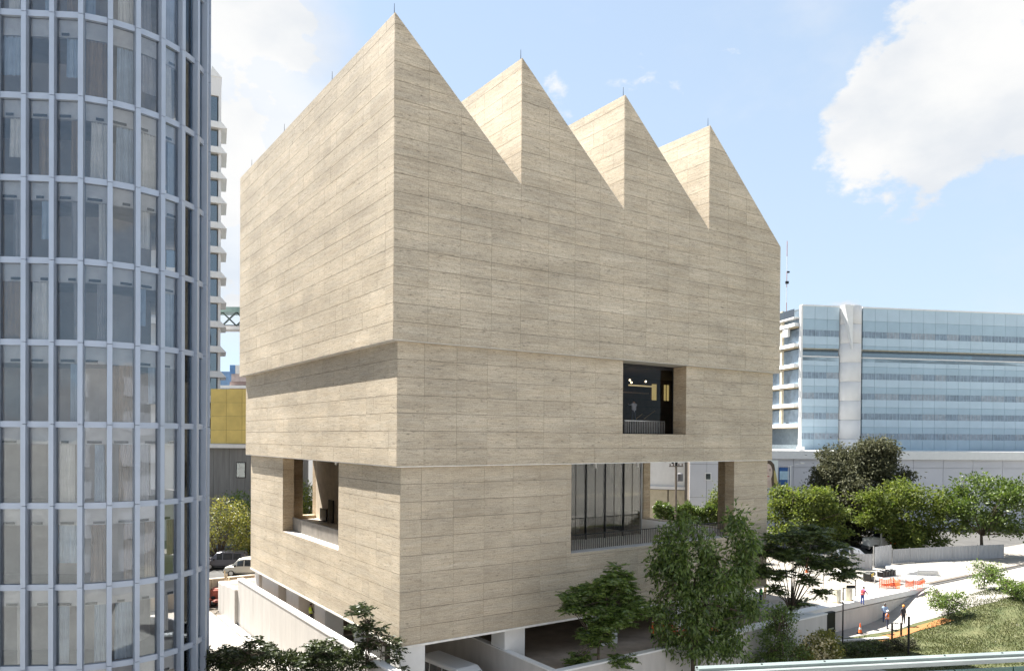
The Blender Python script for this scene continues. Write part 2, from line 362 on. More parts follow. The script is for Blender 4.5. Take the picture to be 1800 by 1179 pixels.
def cells(us, vs_, holes=()):
    out = []
    for u0, u1 in zip(us, us[1:]):
        for v0, v1 in zip(vs_, vs_[1:]):
            rects = [(u0, v0, u1, v1)]
            for (a0, b0, a1, b1) in holes:
                nr = []
                for (p0, q0, p1, q1) in rects:
                    if a0 >= p1 or a1 <= p0 or b0 >= q1 or b1 <= q0: nr.append((p0, q0, p1, q1)); continue
                    if p0 < a0: nr.append((p0, q0, a0, q1))
                    if p1 > a1: nr.append((a1, q0, p1, q1))
                    m0, m1 = max(p0, a0), min(p1, a1)
                    if q0 < b0: nr.append((m0, q0, m1, b0))
                    if q1 > b1: nr.append((m0, b1, m1, q1))
                rects = nr
            out += [r_ for r_ in rects if r_[2]-r_[0] > .08 and r_[3]-r_[1] > .08]
    return out
def lin(a, b, n): return [a+(b-a)*i/n for i in range(n+1)]
def courses_irregular(y0, y1, vs_, holes=(), seed=1):
    rr = random.Random(seed); out = []
    half = TW/8
    for v0, v1 in zip(vs_, vs_[1:]):
        us = [y0]
        if rr.random() < .5: us.append(y0+half)
        while us[-1] < y1-half*1.2: us.append(min(y1, us[-1]+half*(2 if rr.random() < .8 else 1)))
        us[-1] = y1
        out += cells(us, [v0, v1], holes)
    return out
# south face
fS = frame((UX0, UY0, 0), (1, 0, 0), (0, -1, 0))
ch = (ZV-UZ0)/10
lay(fS, cells([.004]+lin(0, 4*TW, 16)[1:], lin(UZ0, ZV, 10)))
slope = (ZP-ZV)/TW
for k in range(4):
    us = lin(k*TW, (k+1)*TW, 4); us[0] += .004
    lay(fS, cells(us, [ZV+ch*i for i in range(9)]), [(slope, 1, ZP+slope*k*TW-.02)])
mh = (UZ0-MZ0)/7
WIN = (16.6, 16.84, 22.86, UZ0)
fM = frame((MX0, MY0, 0), (1, 0, 0), (0, -1, 0))
mus_u = [.004]+[UX0-MX0+TW/4*i for i in range(1, 16)]+[MX1-MX0]
lay(fM, cells(mus_u, lin(MZ0, UZ0, 7), [(WIN[0]-MX0, WIN[1], WIN[2]-MX0, WIN[3])]))
lh = (MZ0-LZ0)/10
fL = frame((0, 0, 0), (1, 0, 0), (0, -1, 0))
OP = (12.36, 8.95, 28.64, MZ0)
low_u = [.004]+[UX0+TW/4*i for i in range(1, 16)]+[LX1]
lay(fL, cells(low_u, lin(LZ0, MZ0, 10), [OP]))
# west face
fW = frame((UX0, UY0, 0), (0, 1, 0), (-1, 0, 0))
lay(fW, courses_irregular(.04, UY1-UY0, [UZ0+ch*i for i in range(18)]+[ZP-.02], seed=3))
fWm = frame((MX0, MY0, 0), (0, 1, 0), (-1, 0, 0)); lay(fWm, courses_irregular(.04, MY1-MY0, lin(MZ0, UZ0, 7), seed=4))
OW = (9.35, 8.95, 21.25, MZ0)
fWl = frame((0, 0, 0), (0, 1, 0), (-1, 0, 0)); lay(fWl, courses_irregular(.04, LY1, lin(LZ0, MZ0, 10), [OW], seed=5))
# upright faces of the other teeth
for k in (1, 2, 3):
    ft = frame((UX0+k*TW, UY0, 0), (0, 1, 0), (-1, 0, 0)); lay(ft, courses_irregular(.04, UY1-UY0, [ZV+ch*i for i in range(8)]+[ZP-.02], seed=10+k))
info = []
for poly, fr in panels:
    O, U, V, N = fr
    info.append((psize([O+U*a+V*b for a, b in poly]), poly, fr))
info.sort(key=lambda t: -t[0])
cache = {}; rest = MB(); rr = random.Random(5)
for i, (sz, poly, fr) in enumerate(info):
    O, U, V, N = fr; d = rr.uniform(-.003, .003)
    if i < 300:
        a0, b0 = min(p[0] for p in poly), min(p[1] for p in poly)
        key = (tuple((round(a-a0, 3), round(b-b0, 3)) for a, b in poly), tuple(N))
        me = cache.get(key)
        if me is None:
            q = MB(); q.prism([(a-a0, b-b0) for a, b in poly], (0, 0, 0), U, V, N, -.045, 0); me = cache[key] = q.mesh('stone_panel', M['trav'])
        o = link('stone_panel', me, MUS); o.location = O+U*a0+V*b0+N*d
    else: rest.prism(poly, O, U, V, N, -.045+d, d)
tag(rest.build('stone_panel', M['trav'], MUS), kind='stuff')
# solid cores behind the cladding
g = .035
mb = MB()
prof = []
for k in range(4): prof += [(UX0+g+k*TW if k == 0 else UX0+k*TW+g, ZP-.05), (UX0+(k+1)*TW+(g if k < 3 else -g), ZV-.02)]
prof = [(UX0+g, UZ0+.02)]+prof+[(UX1-g, UZ0+.02)]
mb.prism([(x, z) for x, z in prof][::-1], (0, UY0+g, 0), (1, 0, 0), (0, 0, 1), (0, 1, 0), 0, UY1-UY0-g)
mb.build('upper_block', M['joint'], MUS)
mb = MB()
for k in range(4):
    x = UX0+k*TW
    mb.prism([(x+.02, ZP-.015), (x+.02, ZP-.1), (x+TW-.01, ZV-.08), (x+TW-.01, ZV+.01)], (0, UY0+.012, 0), (1, 0, 0), (0, 0, 1), (0, 1, 0), 0, UY1-UY0)
mb.build('roof', M['roofing'], MUS)
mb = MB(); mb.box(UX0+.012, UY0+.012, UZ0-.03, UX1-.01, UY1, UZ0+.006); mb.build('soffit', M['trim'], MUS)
mb = MB(); mb.box(UX1-g-.001, UY0+.01, UZ0, UX1, UY1, ZV-.05); mb.build('end_wall', M['trav_in'], MUS)
for k in range(4):
    for yy in (UY0+.3, 9., 19., 28.):
        q = MB(); q.tube([(UX0+k*TW+.1, yy, ZP-.05), (UX0+k*TW+.1, yy, ZP+.62)], [.022, .012], 5); q.build('lightning_rod', M['dmetal'], MUS)
# middle block
mb = MB(); x0, x1, y0, y1 = MX0+g, MX1-.001, MY0+g, MY1
mb.box(x0, y0, MZ0+.02, WIN[0]-.05, y1, UZ0-.06); mb.box(WIN[2]+.05, y0, MZ0+.02, x1, 1.0, UZ0-.06); mb.box(32.0, 1.0, MZ0+.02, x1, y1, UZ0-.06)
mb.box(WIN[0]-.05, y0, MZ0+.02, WIN[2]+.05, 1.0, WIN[1]-.05); mb.box(WIN[0]-.05, 1.0, MZ0+.02, 32.0, y1, WIN[1]-.05); mb.box(WIN[0]-.05, 9, WIN[1]-.05, 32.0, y1, UZ0-.06)
mb.build('middle_block', M['joint'], MUS)
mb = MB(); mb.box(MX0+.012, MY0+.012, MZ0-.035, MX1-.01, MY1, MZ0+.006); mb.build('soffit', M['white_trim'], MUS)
mb = MB()
mb.box(WIN[0]-.049, MY0+.006, WIN[1]-.05, WIN[0], 1.0, UZ0-.06); mb.box(WIN[2], MY0+.006, WIN[1]-.05, WIN[2]+.049, 1.0, UZ0-.06); mb.box(WIN[0]-.049, MY0+.006, WIN[1]-.049, WIN[2]+.049, 9, WIN[1])
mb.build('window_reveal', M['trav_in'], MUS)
mb = MB()
mb.box(WIN[0]-.04, 8.9, WIN[1], 31.9, 8.95, UZ0-.07); mb.box(WIN[0]-.045, 1.03, WIN[1]+.01, WIN[0]-.02, 8.9, UZ0-.07); mb.box(31.9, 1.03, WIN[1]+.01, 31.95, 8.9, UZ0-.07)
mb.box(WIN[0]-.04, 1.02, UZ0-.16, 31.9, 8.9, UZ0-.09); mb.box(WIN[0], 1.1, WIN[1]+.005, 31.9, 8.9, WIN[1]+.05); mb.box(WIN[2]+.06, 1.02, WIN[1]+.05, 31.9, 1.06, UZ0-.16)
mb.build('gallery_lining', M['brownroom'], MUS)
wf = MB()
for xx in (WIN[0], WIN[2]-.07): wf.box(xx, .98, WIN[1], xx+.07, 1.06, UZ0-.07)
wf.box(WIN[0]+.07, .98, WIN[1], WIN[2]-.07, 1.06, WIN[1]+.08); wf.box(WIN[0]+.07, .98, UZ0-.30, WIN[2]-.07, 1.06, UZ0-.07)
wo = wf.build('window', M['dmetal'], MUS)
mb = MB(); mb.box(WIN[0]+.07, 1.01, WIN[1]+.08, WIN[2]-.07, 1.03, UZ0-.30); mb.build('pane', glass('gallery_glass', (.88, .86, .84), .0, ior=1.16), wo)
# inside the gallery: balustrade, hanging lamps, shelves, wall lights
rl = MB(); rl.box(18.7, 1.78, 17.78, 22.8, 1.84, 17.86); rl.build('balustrade', M['steel'], MUS)
bme = MB().box(0, 0, 0, .05, .04, .9).mesh('baluster', pm('grey_picket', (.50, .49, .47), .5))
for i in range(24): o = link('baluster', bme, MUS); o.location = (18.75+i*.175, 1.79, 16.9)
for x, z in ((21.27, 21.0), (21.45, 20.83), (22.96, 20.98)):
    q = MB(); q.ico((x, 4, z), .075, .075, .08); q.build('spot_lamp', pm('lit_spot', (1, .9, .7), emit=(1, .86, .6, 1.2)), MUS)
q = MB(); q.box(21.0, 3.4, 16.9, 22.6, 4.7, 17.6); q.build('platform', M['darkroom'], MUS)
q = MB(); q.box(21.68, 4.5, 20.62, 24.58, 4.6, 20.72); q.build('lamp_rail', pm('lit_rail', (.8, .7, .4), emit=(1, .82, .45, .10)), MUS)
q = MB(); q.box(21.9, 5.5, 20.15, 24.8, 5.6, 20.22); q.build('shelf', pm('shelf_wood', (.34, .24, .15)), MUS)
for x, w_ in ((28.5, .5), (30.0, .16), (30.35, .2)):
    q = MB(); q.box(x, 8.80, 19.9, x+w_, 8.88, 21.3); q.build('wall_light', pm('lit_niche', (1, .9, .5), emit=(1, .80, .32, .11)), MUS)
for k in range(5): q = MB(); q.box(25.4, 8.82, 17.4+k*.62, 31.6, 8.88, 17.44+k*.62); q.build('wall_batten', M['darkroom'], MUS)
q = MB(); q.beam((23.78, 5, 18.1), (25.04, 5, 18.8), .06); q.build('construction_prop', M['wood'], MUS)
q = MB(); q.beam((22.6, 5, 17.9), (23.8, 5.2, 18.5), .05); q.build('construction_prop', M['wood'], MUS)
# lower block: walls with open bays, floor, ceiling
T = .9
mb = MB(); b0 = MB()
def wall_x(xa, xb, za, zb): b0.box(xa, g, za, xb, .09, zb); mb.box(xa, .09, za, xb, T, zb)
def wall_y(ya, yb, za, zb): b0.box(g, ya, za, .09, yb, zb); mb.box(.09, ya, za, T, yb, zb)
FZ = 8.9
za, zt = LZ0+.02, MZ0-.06
b0.box(g, g, za, OP[0]-.04, .09, zt); b0.box(OP[0]-.04, g, za, OP[2]+.04, .09, OP[1]-.05); b0.box(OP[2]+.04, g, za, LX1-.001, .09, zt)
b0.box(g, .09, za, .09, OW[0]-.04, zt); b0.box(g, OW[0]-.04, za, .09, OW[2]+.04, OW[1]-.05); b0.box(g, OW[2]+.04, za, .09, LY1, zt)
b0.build('cladding_cavity', M['joint'], MUS)
mb.box(.09, .09, za, OP[0]-.04, T, zt); mb.box(OP[0]-.04, .09, za, OP[2]+.04, T, OP[1]-.05); mb.box(OP[2]+.04, .09, za, LX1, T, zt)
mb.box(.09, T, za, T, OW[0]-.04, zt); mb.box(.09, OW[0]-.04, za, T, OW[2]+.04, OW[1]-.05); mb.box(.09, OW[2]+.04, za, T, LY1, zt)
mb.box(LX1-T, T, za, LX1, 4.3, zt); mb.box(LX1-T, 4.3, za, LX1, 13.3, FZ+.05); mb.box(LX1-T, 13.3, za, LX1, LY1, zt)
mb.box(T, LY1-T, za, 4.45, LY1, zt); mb.box(4.45, LY1-T, za, 5.7, LY1, FZ+.3); mb.box(5.7, LY1-T, za, LX1-T, LY1, zt)
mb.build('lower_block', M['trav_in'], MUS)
def stone_lining(O, U, N, us, vs_):
    fr = frame(O, U, N)
    for u0, v0, u1, v1 in cells(us, vs_):
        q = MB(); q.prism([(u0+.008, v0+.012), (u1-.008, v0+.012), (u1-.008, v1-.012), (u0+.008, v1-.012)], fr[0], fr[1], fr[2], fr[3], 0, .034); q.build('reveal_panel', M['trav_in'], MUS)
lv = [LZ0+lh*i for i in range(5, 11)]; lv[0] = 8.97; lv[-1] = zt
stone_lining((0, OW[2]+.036, 0), (1, 0, 0), (0, -1, 0), [.012, .9], lv)          # far jamb, west bay
stone_lining((OP[2]+.036, 0, 0), (0, 1, 0), (-1, 0, 0), [.012, .9], lv)          # east jamb, south bay
stone_lining((LX1-T, 13.264, 0), (1, 0, 0), (0, -1, 0), [0, .9], lv)              # north jamb of the east bay
stone_lining((T, LY1-T-.04, 0), (1, 0, 0), (0, -1, 0), [.02, 1.8, 3.54], lv)
stone_lining((LX1-T-.04, 13.3, 0), (0, 1, 0), (-1, 0, 0), [.02, 2.1, 4.2], lv)
mb = MB(); mb.box(OP[0], .004, OP[1]-.05, OP[2], T, OP[1]-.002); mb.build('window_sill', M['concrete'], MUS)
mb = MB(); mb.box(.004, OW[0], OW[1]-.05, T, OW[2], OW[1]-.002); mb.build('window_sill', M['concrete'], MUS)
mb = MB(); mb.box(T, T, FZ-.6, LX1-T, LY1-T, FZ); mb.build('terrace_floor', pm('terrace_paving', (.52, .47, .40), .6, scale=.6), MUS)
mb = MB(); mb.box(-.05, -.05, LZ0-.11, LX1+.03, LY1, LZ0+.006); mb.build('soffit', M['white_trim'], MUS)  # white slab set proud of the stone to stand for the bright lower edge
# core room: long tan wall seen through the west bay
mb = MB(); mb.box(5.7, 17.5, FZ, 5.95, LY1-T, zt); mb.box(5.95, 17.5, FZ, 12, 17.8, zt); mb.build('core_wall', M['tanroom'], MUS)
mb = MB(); mb.box(12, 13.9, FZ, 31.8, 14.1, zt); mb.box(11.8, 5, FZ, 12, 17.5, zt); mb.build('partition_wall', pm('taupe_plaster', (.42, .385, .33), .8), MUS)
q = MB(); q.box(5.55, 24.9, FZ, 5.69, 26.0, 10.9); q.box(5.50, 26.4, FZ, 5.6, 28.0, 10.0); q.build('door', M['dmetal'], MUS)
# glazed cafe front on the terrace
GL = glass('cafe_glass', (.72, .70, .66), .03, ior=1.35)
for i in range(6):
    x0 = 12.05+i*1.915; q = MB(); q.box(x0+.04, 5.0, FZ+.05, x0+1.875, 5.03, zt-.1); q.build('pane', GL, MUS)
for i in range(7):
    x0 = 12.05+i*1.915; q = MB(); q.box(x0-.03, 4.9, FZ, x0+.03, 5.1, zt-.02); q.build('mullion', M['dmetal'] if i < 6 else M['steel'], MUS)
for i in range(6):
    x0 = 13.0+i*1.915; q = MB(); q.box(x0-.012, 4.97, FZ, x0+.012, 4.998, zt-.05); q.build('glass_joint', pm('glass_joint_seal', (.09, .075, .06)), MUS)
for i in range(4):
    y0 = 5.15+i*2.18; q = MB(); q.box(23.52, y0+.04, FZ+.05, 23.55, y0+2.14, zt-.1); q.build('pane', GL, MUS); q = MB(); q.box(23.44, y0+2.1, FZ, 23.62, y0+2.19, zt-.02); q.build('mullion', M['dmetal'], MUS)
q = MB(); q.box(14, 9, FZ, 20.5, 9.7, FZ+1.05); q.box(16, 12.6, FZ+.9, 22, 13.5, FZ+1.0); q.build('cafe_counter', M['white'], MUS)
q = MB(); q.box(14.5, 13.7, FZ+2.2, 23, 13.85, FZ+2.55); q.build('lit_shelf', pm('warm_strip', (.8, .72, .55), emit=(1, .88, .62, .3)), MUS)
for x, y in ((12.8, 2.4), (16.5, 2.4), (20.6, 2.4), (25.6, 3.2), (29.2, 7), (31.0, 9.6), (3.0, 13.5), (3.4, 11.5), (2.4, 16)):
    q = MB(); q.lathe((x, y, zt-.42), [(.10, 0), (.10, .34), (.03, .345), (.03, .42)], 8); q.build('terrace_spotlight', M['white'] if x < 22 else M['dmetal'], MUS)
# balustrades: pickets south, concrete panels west
q = MB(); q.box(12.4, .93, 9.93, 28.6, 1.0, 9.99); q.build('balustrade', M['dmetal'], MUS)
pmx = pm('bronze_picket', (.13, .115, .10), .5, .4)
bme = MB().box(0, 0, 0, .035, .05, .98).mesh('picket', pmx)
for i in range(86): o = link('picket', bme, MUS); o.location = (12.45+i*.188, .94, 8.95)
for i in range(6):
    y0 = 9.37+i*1.98; q = MB(); q.bev(.78, y0+.01, 8.94, .88, y0+1.97, 10.02, .02); q.build('balustrade_panel', pm('grey_balustrade', (.21, .19, .165), .8, var=.25), MUS)
# piers
pw = [(0.03, .06, 1.66, 1.3)] + [(x, .32, x+1.55, 1.9) for x in (7.38, 15.3, 22.6)] + [(30.4, .3, 31.65, 1.6)]
pw += [(.32, y, 1.7, y+w_) for y, w_ in ((12.6, 2.2), (18.3, 3.0), (23.4, 4.6), (29, 1.3))] + [(.32, 5.6, 1.7, 7.4)]
for a in pw: q = MB(); q.bev(a[0], a[1], 0.0, a[2], a[3], LZ0-.1, .03); q.build('pier', M['white'], MUS)
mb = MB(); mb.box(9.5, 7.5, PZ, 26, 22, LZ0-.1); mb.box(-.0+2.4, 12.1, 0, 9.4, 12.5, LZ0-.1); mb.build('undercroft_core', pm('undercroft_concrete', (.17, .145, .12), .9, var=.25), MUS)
q = MB(); q.box(5.6, 12.02, .02, 6.3, 12.09, 2.6); q.build('undercroft_door', M['dmetal'], MUS)

# ------------------------------------------------------------------ walls round the museum
root = thing('boundary_wall', 'long white concrete wall along the lit west side of the museum', 'wall')
ys = lin(-5.0, 29.0, 7)
for a, b in zip(ys, ys[1:]): q = MB(); q.box(-1.5, a+.012, .0, -1.06, b-.012, 3.98); q.build('wall_panel', M['concrete'], root)
q = MB(); q.box(-1.54, -5.0, 3.98, -1.02, 29.0, 4.10); q.build('coping', M['white'], root)
root = thing('service_yard_wall', 'short lower pale wall at the far end of the white boundary wall', 'wall')
for i, (a, b) in enumerate(((29.05, 31.0), (31.04, 33.0), (33.04, 35.0))): q = MB(); q.box(-1.75, a, 0, -1.3, b, 3.1-.14*i); q.build('wall_panel', M['concrete'], root)
root = thing('retaining_wall', 'beige retaining wall below the parked cars at the back of the yard', 'wall')
for i in range(9): q = MB(); q.bev(-16+i*2.4, 38.4, 0, -16+i*2.4+2.38, 38.88, 2.55, .03); q.build('wall_panel', pm('beige_concrete', (.42, .37, .30), .85, var=.2), root)
root = thing('ramp_wall', 'grey ramp wall running in under the museum beside the white van', 'wall')
q = MB(); q.box(7.3, -4.55, 0, 7.68, 12, 3.2); q.build('wall_panel', M['concrete'], root); q = MB(); q.box(7.27, -4.56, 3.2, 7.71, 5.5, 3.27); q.build('coping', M['white'], root)
root = thing('parapet_wall', 'low pale concrete wall in front of the museum plaza behind the trees', 'wall')
for a, b in zip(lin(7.3, 33.4, 6), lin(7.3, 33.4, 6)[1:]): q = MB(); q.box(a+.01, -5.0, 0, b-.01, -4.62, 3.22); q.build('wall_panel', M['concrete'], root)
q = MB(); q.box(7.25, -5.04, 3.22, 33.42, -4.58, 3.33); q.build('coping', M['white'], root)
for i in range(5):
    x0 = 24.2+i*1.9
    o = MB().bev(x0, -3.95, PZ, x0+1.8, -3.2, PZ+.75, .04).build('concrete_kerb_block', M['white'])
    tag(o, ['kerb block nearest the drooping tree, behind the low front wall', 'second kerb block from the drooping tree, behind the low front wall', 'middle kerb block of the row behind the low front wall', 'kerb block second from the dark gate leaf, behind the low wall', 'kerb block nearest the dark gate leaf, behind the low wall'][i], 'block', 'white kerb blocks in a row behind the front wall')
root = thing('gate_post', 'dark metal gate leaf closing the right end of the low front wall', 'gate')
q = MB(); q.bev(33.5, -4.95, 0, 34.6, -4.6, 3.3, .03); q.build('gate_leaf', M['dmetal'], root); q = MB(); q.box(33.7, -5.0, 2.0, 34.3, -4.955, 2.1); q.build('handle', M['steel'], root)
root = thing('plaza_edge_wall', 'pale wall holding up the sunlit plaza, with a dark groove under its ledge', 'wall')
xs = lin(34.7, 57, 6)
for a, b in zip(xs, xs[1:]):
    q = MB(); q.box(a+.012, -1.25, 0, b-.012, -.62, 1.72); q.build('wall_panel', M['concrete'], root)
q = MB(); q.box(34.7, -1.1, 1.72, 57, -.62, 1.82); q.build('groove', M['joint'], root)
q = MB(); q.box(34.7, -1.3, 1.82, 57, -.3, PZ+.02); q.build('ledge', M['white'], root)
# ------------------------------------------------------------------ near tower, left
TWR = thing('glass_tower', 'glass tower with blue-grey mullions and curtained rooms at the left edge, with a rounded corner', 'office tower', site(-21, 40))
def tower():
    inv = Matrix.Translation(-TWR.location)
    c = (-20.9, 38.35); rad = 4.7
    P = []
    for k in range(6, -1, -1): P.append((math.radians(21.5-13.5*(6-k)),))
    pts = []
    for k in range(-6, 8):
        a = math.radians(21.5-13.5*k); pts.append((c[0]+rad*math.cos(a), c[1]+rad*math.sin(a)))
    for k in range(1, 9):
        a = pts[13]; pts.append((a[0]-1.2*k, a[1]-.09*k)) if k > 0 else None
    Wp = [site(x, d) for x, d in pts]
    fl = [16.98+3.68*k for k in range(-5, 8)]
    metal = pm('blue_grey_aluminium', (.345, .395, .48), .42, .2, var=.06, scale=.6)
    joint = M['dmetal']
    G = glass('tower_glass', (.86, .86, .86), .06, gloss=(.8, .9, 1), ior=1.35)
    frost = pm('frosted_spandrel', (.62, .63, .65), .35, spec=.5)
    ceil = pm('ceiling_board', (.40, .40, .40), .9); slab = pm('floor_slab', (.25, .25, .26), .9)
    cur = [pm('white_curtain', (.75, .75, .74), .9), pm('grey_curtain', (.46, .46, .48), .9), pm('brown_curtain', (.36, .28, .20), .9), pm('pale_blue_curtain', (.46, .56, .68), .9)]
    base = TWR.location
    def put(mb, name, mat): 
        mb.v = [tuple(Vector(v)-base) for v in mb.v]; return mb.build(name, mat, TWR)
    rr = random.Random(11)
    nb = len(Wp)-1
    inward = []
    for i in range(nb):
        d = (Wp[i+1]-Wp[i]).normalized(); n = Vector((-d.y, d.x, 0))
        if n.dot(Vector((EYE.x, EYE.y, 0))-Wp[i]) < 0 and i > 7: n = -n
        inward.append(n)
    cw = site(*c)
    for i in range(nb):
        a, b = Wp[i], Wp[i+1]; d = (b-a).normalized(); L = (b-a).length
        out = Vector((d.y, -d.x, 0))
        mid = (a+b)/2
        ref = (mid-cw) if i < 14 else (Vector((EYE.x, EYE.y, 0))-mid)
        if out.dot(ref) < 0: out = -out
        vis = i >= 3
        for z0, z1 in zip(fl, fl[1:]):
            Z = Vector((0, 0, 1))
            if not vis:
                continue
            zc = Vector((0, 0, (z0+z1)/2))
            q = MB(); q.obox(mid+Vector((0, 0, z0))+out*.03, d*(L/2-.1), out*.10, Z*.135); put(q, 'transom', metal)
            q = MB(); q.obox(mid+zc, d*(L/2-.1), out*.012, Z*((z1-z0)/2-.14)); put(q, 'pane', G)
            # dark vent slot in the head of the glass
            if rr.random() < .8:
                lo = rr.choice((-.14, .05, .16)); w = rr.choice((.16, .24, .30))
                q = MB(); q.obox(mid+d*lo+Vector((0, 0, z1-.80))-out*.05, d*w, out*.015, Z*.055); put(q, 'vent_slot', joint)
            # frosted head panel behind the glass
            q = MB(); q.obox(mid+Vector((0, 0, z1-.48))-out*.16, d*(L/2-.02), out*.02, Z*.42); put(q, 'head_panel', frost)
            # curtain, hung in folds
            if rr.random() < .78:
                f0 = rr.choice((-.5, -.5, rr.uniform(-.5, .1))); f1 = min(.5, f0+rr.uniform(.35, 1.0)); n = 22; q = MB(); vv = []; ff = []
                ph = rr.uniform(0, 6); drop = rr.choice((0, 0, 0, .9))
                for j in range(n+1):
                    t = f0+(f1-f0)*j/n; off = -.26+.06*math.sin(ph+j*1.7)+.03*math.sin(j*.9)
                    for zz, sp in ((z0+.14+drop, 1), (z1-.9, .85)): vv.append(mid+d*(t*L*sp)+out*off+Vector((0, 0, zz)))
                ff = [(2*j, 2*j+2, 2*j+3, 2*j+1) for j in range(n)]
                q.add(vv, ff); o = put(q, 'curtain', rr.choices(cur, (5, 4, 3, 4) if z0 < 20 else (2, 5, 3, 5))[0])
                o.data.polygons.foreach_set('use_smooth', [True]*n)
        # mullion in storey lengths with a fine dark joint
    for i in range(3, nb+1):
        p = Wp[i]; d = (Wp[min(i+1, nb)]-Wp[max(i-1, 0)]).normalized(); out = Vector((d.y, -d.x, 0))
        ref = (p-cw) if i < 14 else (Vector((EYE.x, EYE.y, 0))-p)
        if out.dot(ref) < 0: out = -out
        for z0, z1 in zip(fl, fl[1:]):
            q = MB(); q.obox(p+Vector((0, 0, (z0+z1)/2))+out*.06, d*.105, out*.21, Vector((0, 0, (z1-z0)/2-.012))); put(q, 'mullion', metal)
    # floor plates, ceilings and the room back wall
    ring = [Vector(p) for p in Wp[1:]]
    def inset(pts_, k):
        out_ = []
        for i, p in enumerate(pts_):
            i2 = i+1; d = (Wp[min(i2+1, nb)]-Wp[max(i2-1, 0)]).normalized(); o_ = Vector((d.y, -d.x, 0)); ref = (p-cw) if i2 < 14 else (Vector((EYE.x, EYE.y, 0))-p)
            if o_.dot(ref) < 0: o_ = -o_
            out_.append(p-o_*k)
        return out_
    rin = inset(ring, .12); back = [site(-40, 34.5), site(-40, 48), site(-27, 48)]
    poly = [(p.x, p.y) for p in rin+back]
    for z0 in fl:
        q = MB(); q.prism(poly, (0, 0, 0), (1, 0, 0), (0, 1, 0), (0, 0, 1), z0-.13, z0+.13); put(q, 'floor_plate', slab)
        q = MB(); q.prism([(p.x, p.y) for p in inset(ring, .25)+back], (0, 0, 0), (1, 0, 0), (0, 1, 0), (0, 0, 1), z0-.92, z0-.88); put(q, 'ceiling', ceil)
    wallin = inset(ring, 2.6)
    q = MB(); q.prism([(p.x, p.y) for p in wallin+[site(-39, 37), site(-39, 46), site(-27, 46)]], (0, 0, 0), (1, 0, 0), (0, 1, 0), (0, 0, 1), .1, fl[-1]); put(q, 'room_wall', pm('room_wall_paint', (.55, .52, .50), .9, var=.25, scale=.5))
    q = MB(); q.prism([(p.x, p.y) for p in ring+back], (0, 0, 0), (1, 0, 0), (0, 1, 0), (0, 0, 1), fl[-1]-.1, fl[-1]+1.2); put(q, 'roof', metal)
    q = MB(); q.prism(poly, (0, 0, 0), (1, 0, 0), (0, 1, 0), (0, 0, 1), 0, fl[0]-.2); put(q, 'base', slab)
tower()
# a bottle-green coping of the building the view is taken from
root = thing('near_parapet', 'pale metal coping and green glass of a near balcony edge at the bottom right', 'parapet', survey(1425, 1165, 9))
A, B = ground_at(1225, 1176, 13.8), ground_at(1860, 1146, 13.8)
def near_parapet():
    b = root.location; d = (B-A).normalized(); n = Vector((-d.y, d.x, 0)); 
    q = MB(); q.beam(A-b, B-b, .11, .05); q.build('handrail', pm('pale_coping', (.20, .24, .235), .4, .2), root)
    q = MB(); q.beam(A-b-n*.105-Vector((0,0,.03)), B-b-n*.105-Vector((0,0,.03)), .06, .05); q.build('rail_trim', pm('coping_trim', (.24, .27, .265), .4, .2), root)
    for i in range(6):
        p0 = A+(B-A)*(i/6); p1 = A+(B-A)*((i+1)/6); q = MB(); q.beam(p0-b-n*.16-Vector((0,0,.7))+d*.01, p1-b-n*.16-Vector((0,0,.7))-d*.01, .02, 1.2); q.build('glass_panel', pm('green_glass_sheet', (.04, .10, .085), .08, spec=.6), root)
        q = MB(); q.lathe(p0-b+Vector((0, 0, .022)), [(.012, 0), (.012, .012)], 8); q.build('screw', M['dmetal'], root)
    q = MB(); q.beam(A-b-n*.25-Vector((0,0,7.6)), B-b-n*.25-Vector((0,0,7.6)), .3, 12.4); q.build('wall', M['concrete'], root)
near_parapet()
# ------------------------------------------------------------------ background buildings
def block(name, label, cat, x, d, turn=0, group=None):
    """a building set out on its own axes: local x runs right along its front, local y goes back"""
    return thing(name, label, cat, site(x, d), -YAW+R(turn), group)
def part(parent, name, mat, *boxes):
    q = MB()
    for b in boxes: q.box(*b)
    return q.build(name, mat, parent)
M['pale'] = pm('pale_render', (.62, .61, .60), .8, var=.06, scale=.3)
M['lilac'] = pm('grey_lilac_render', (.50, .50, .53), .8, var=.06, scale=.3)
M['teal'] = glass('teal_window', (.35, .45, .45), .16)
M['blackout'] = pm('room_behind_glass', (.05, .06, .06), .9, var=.5, scale=.7)

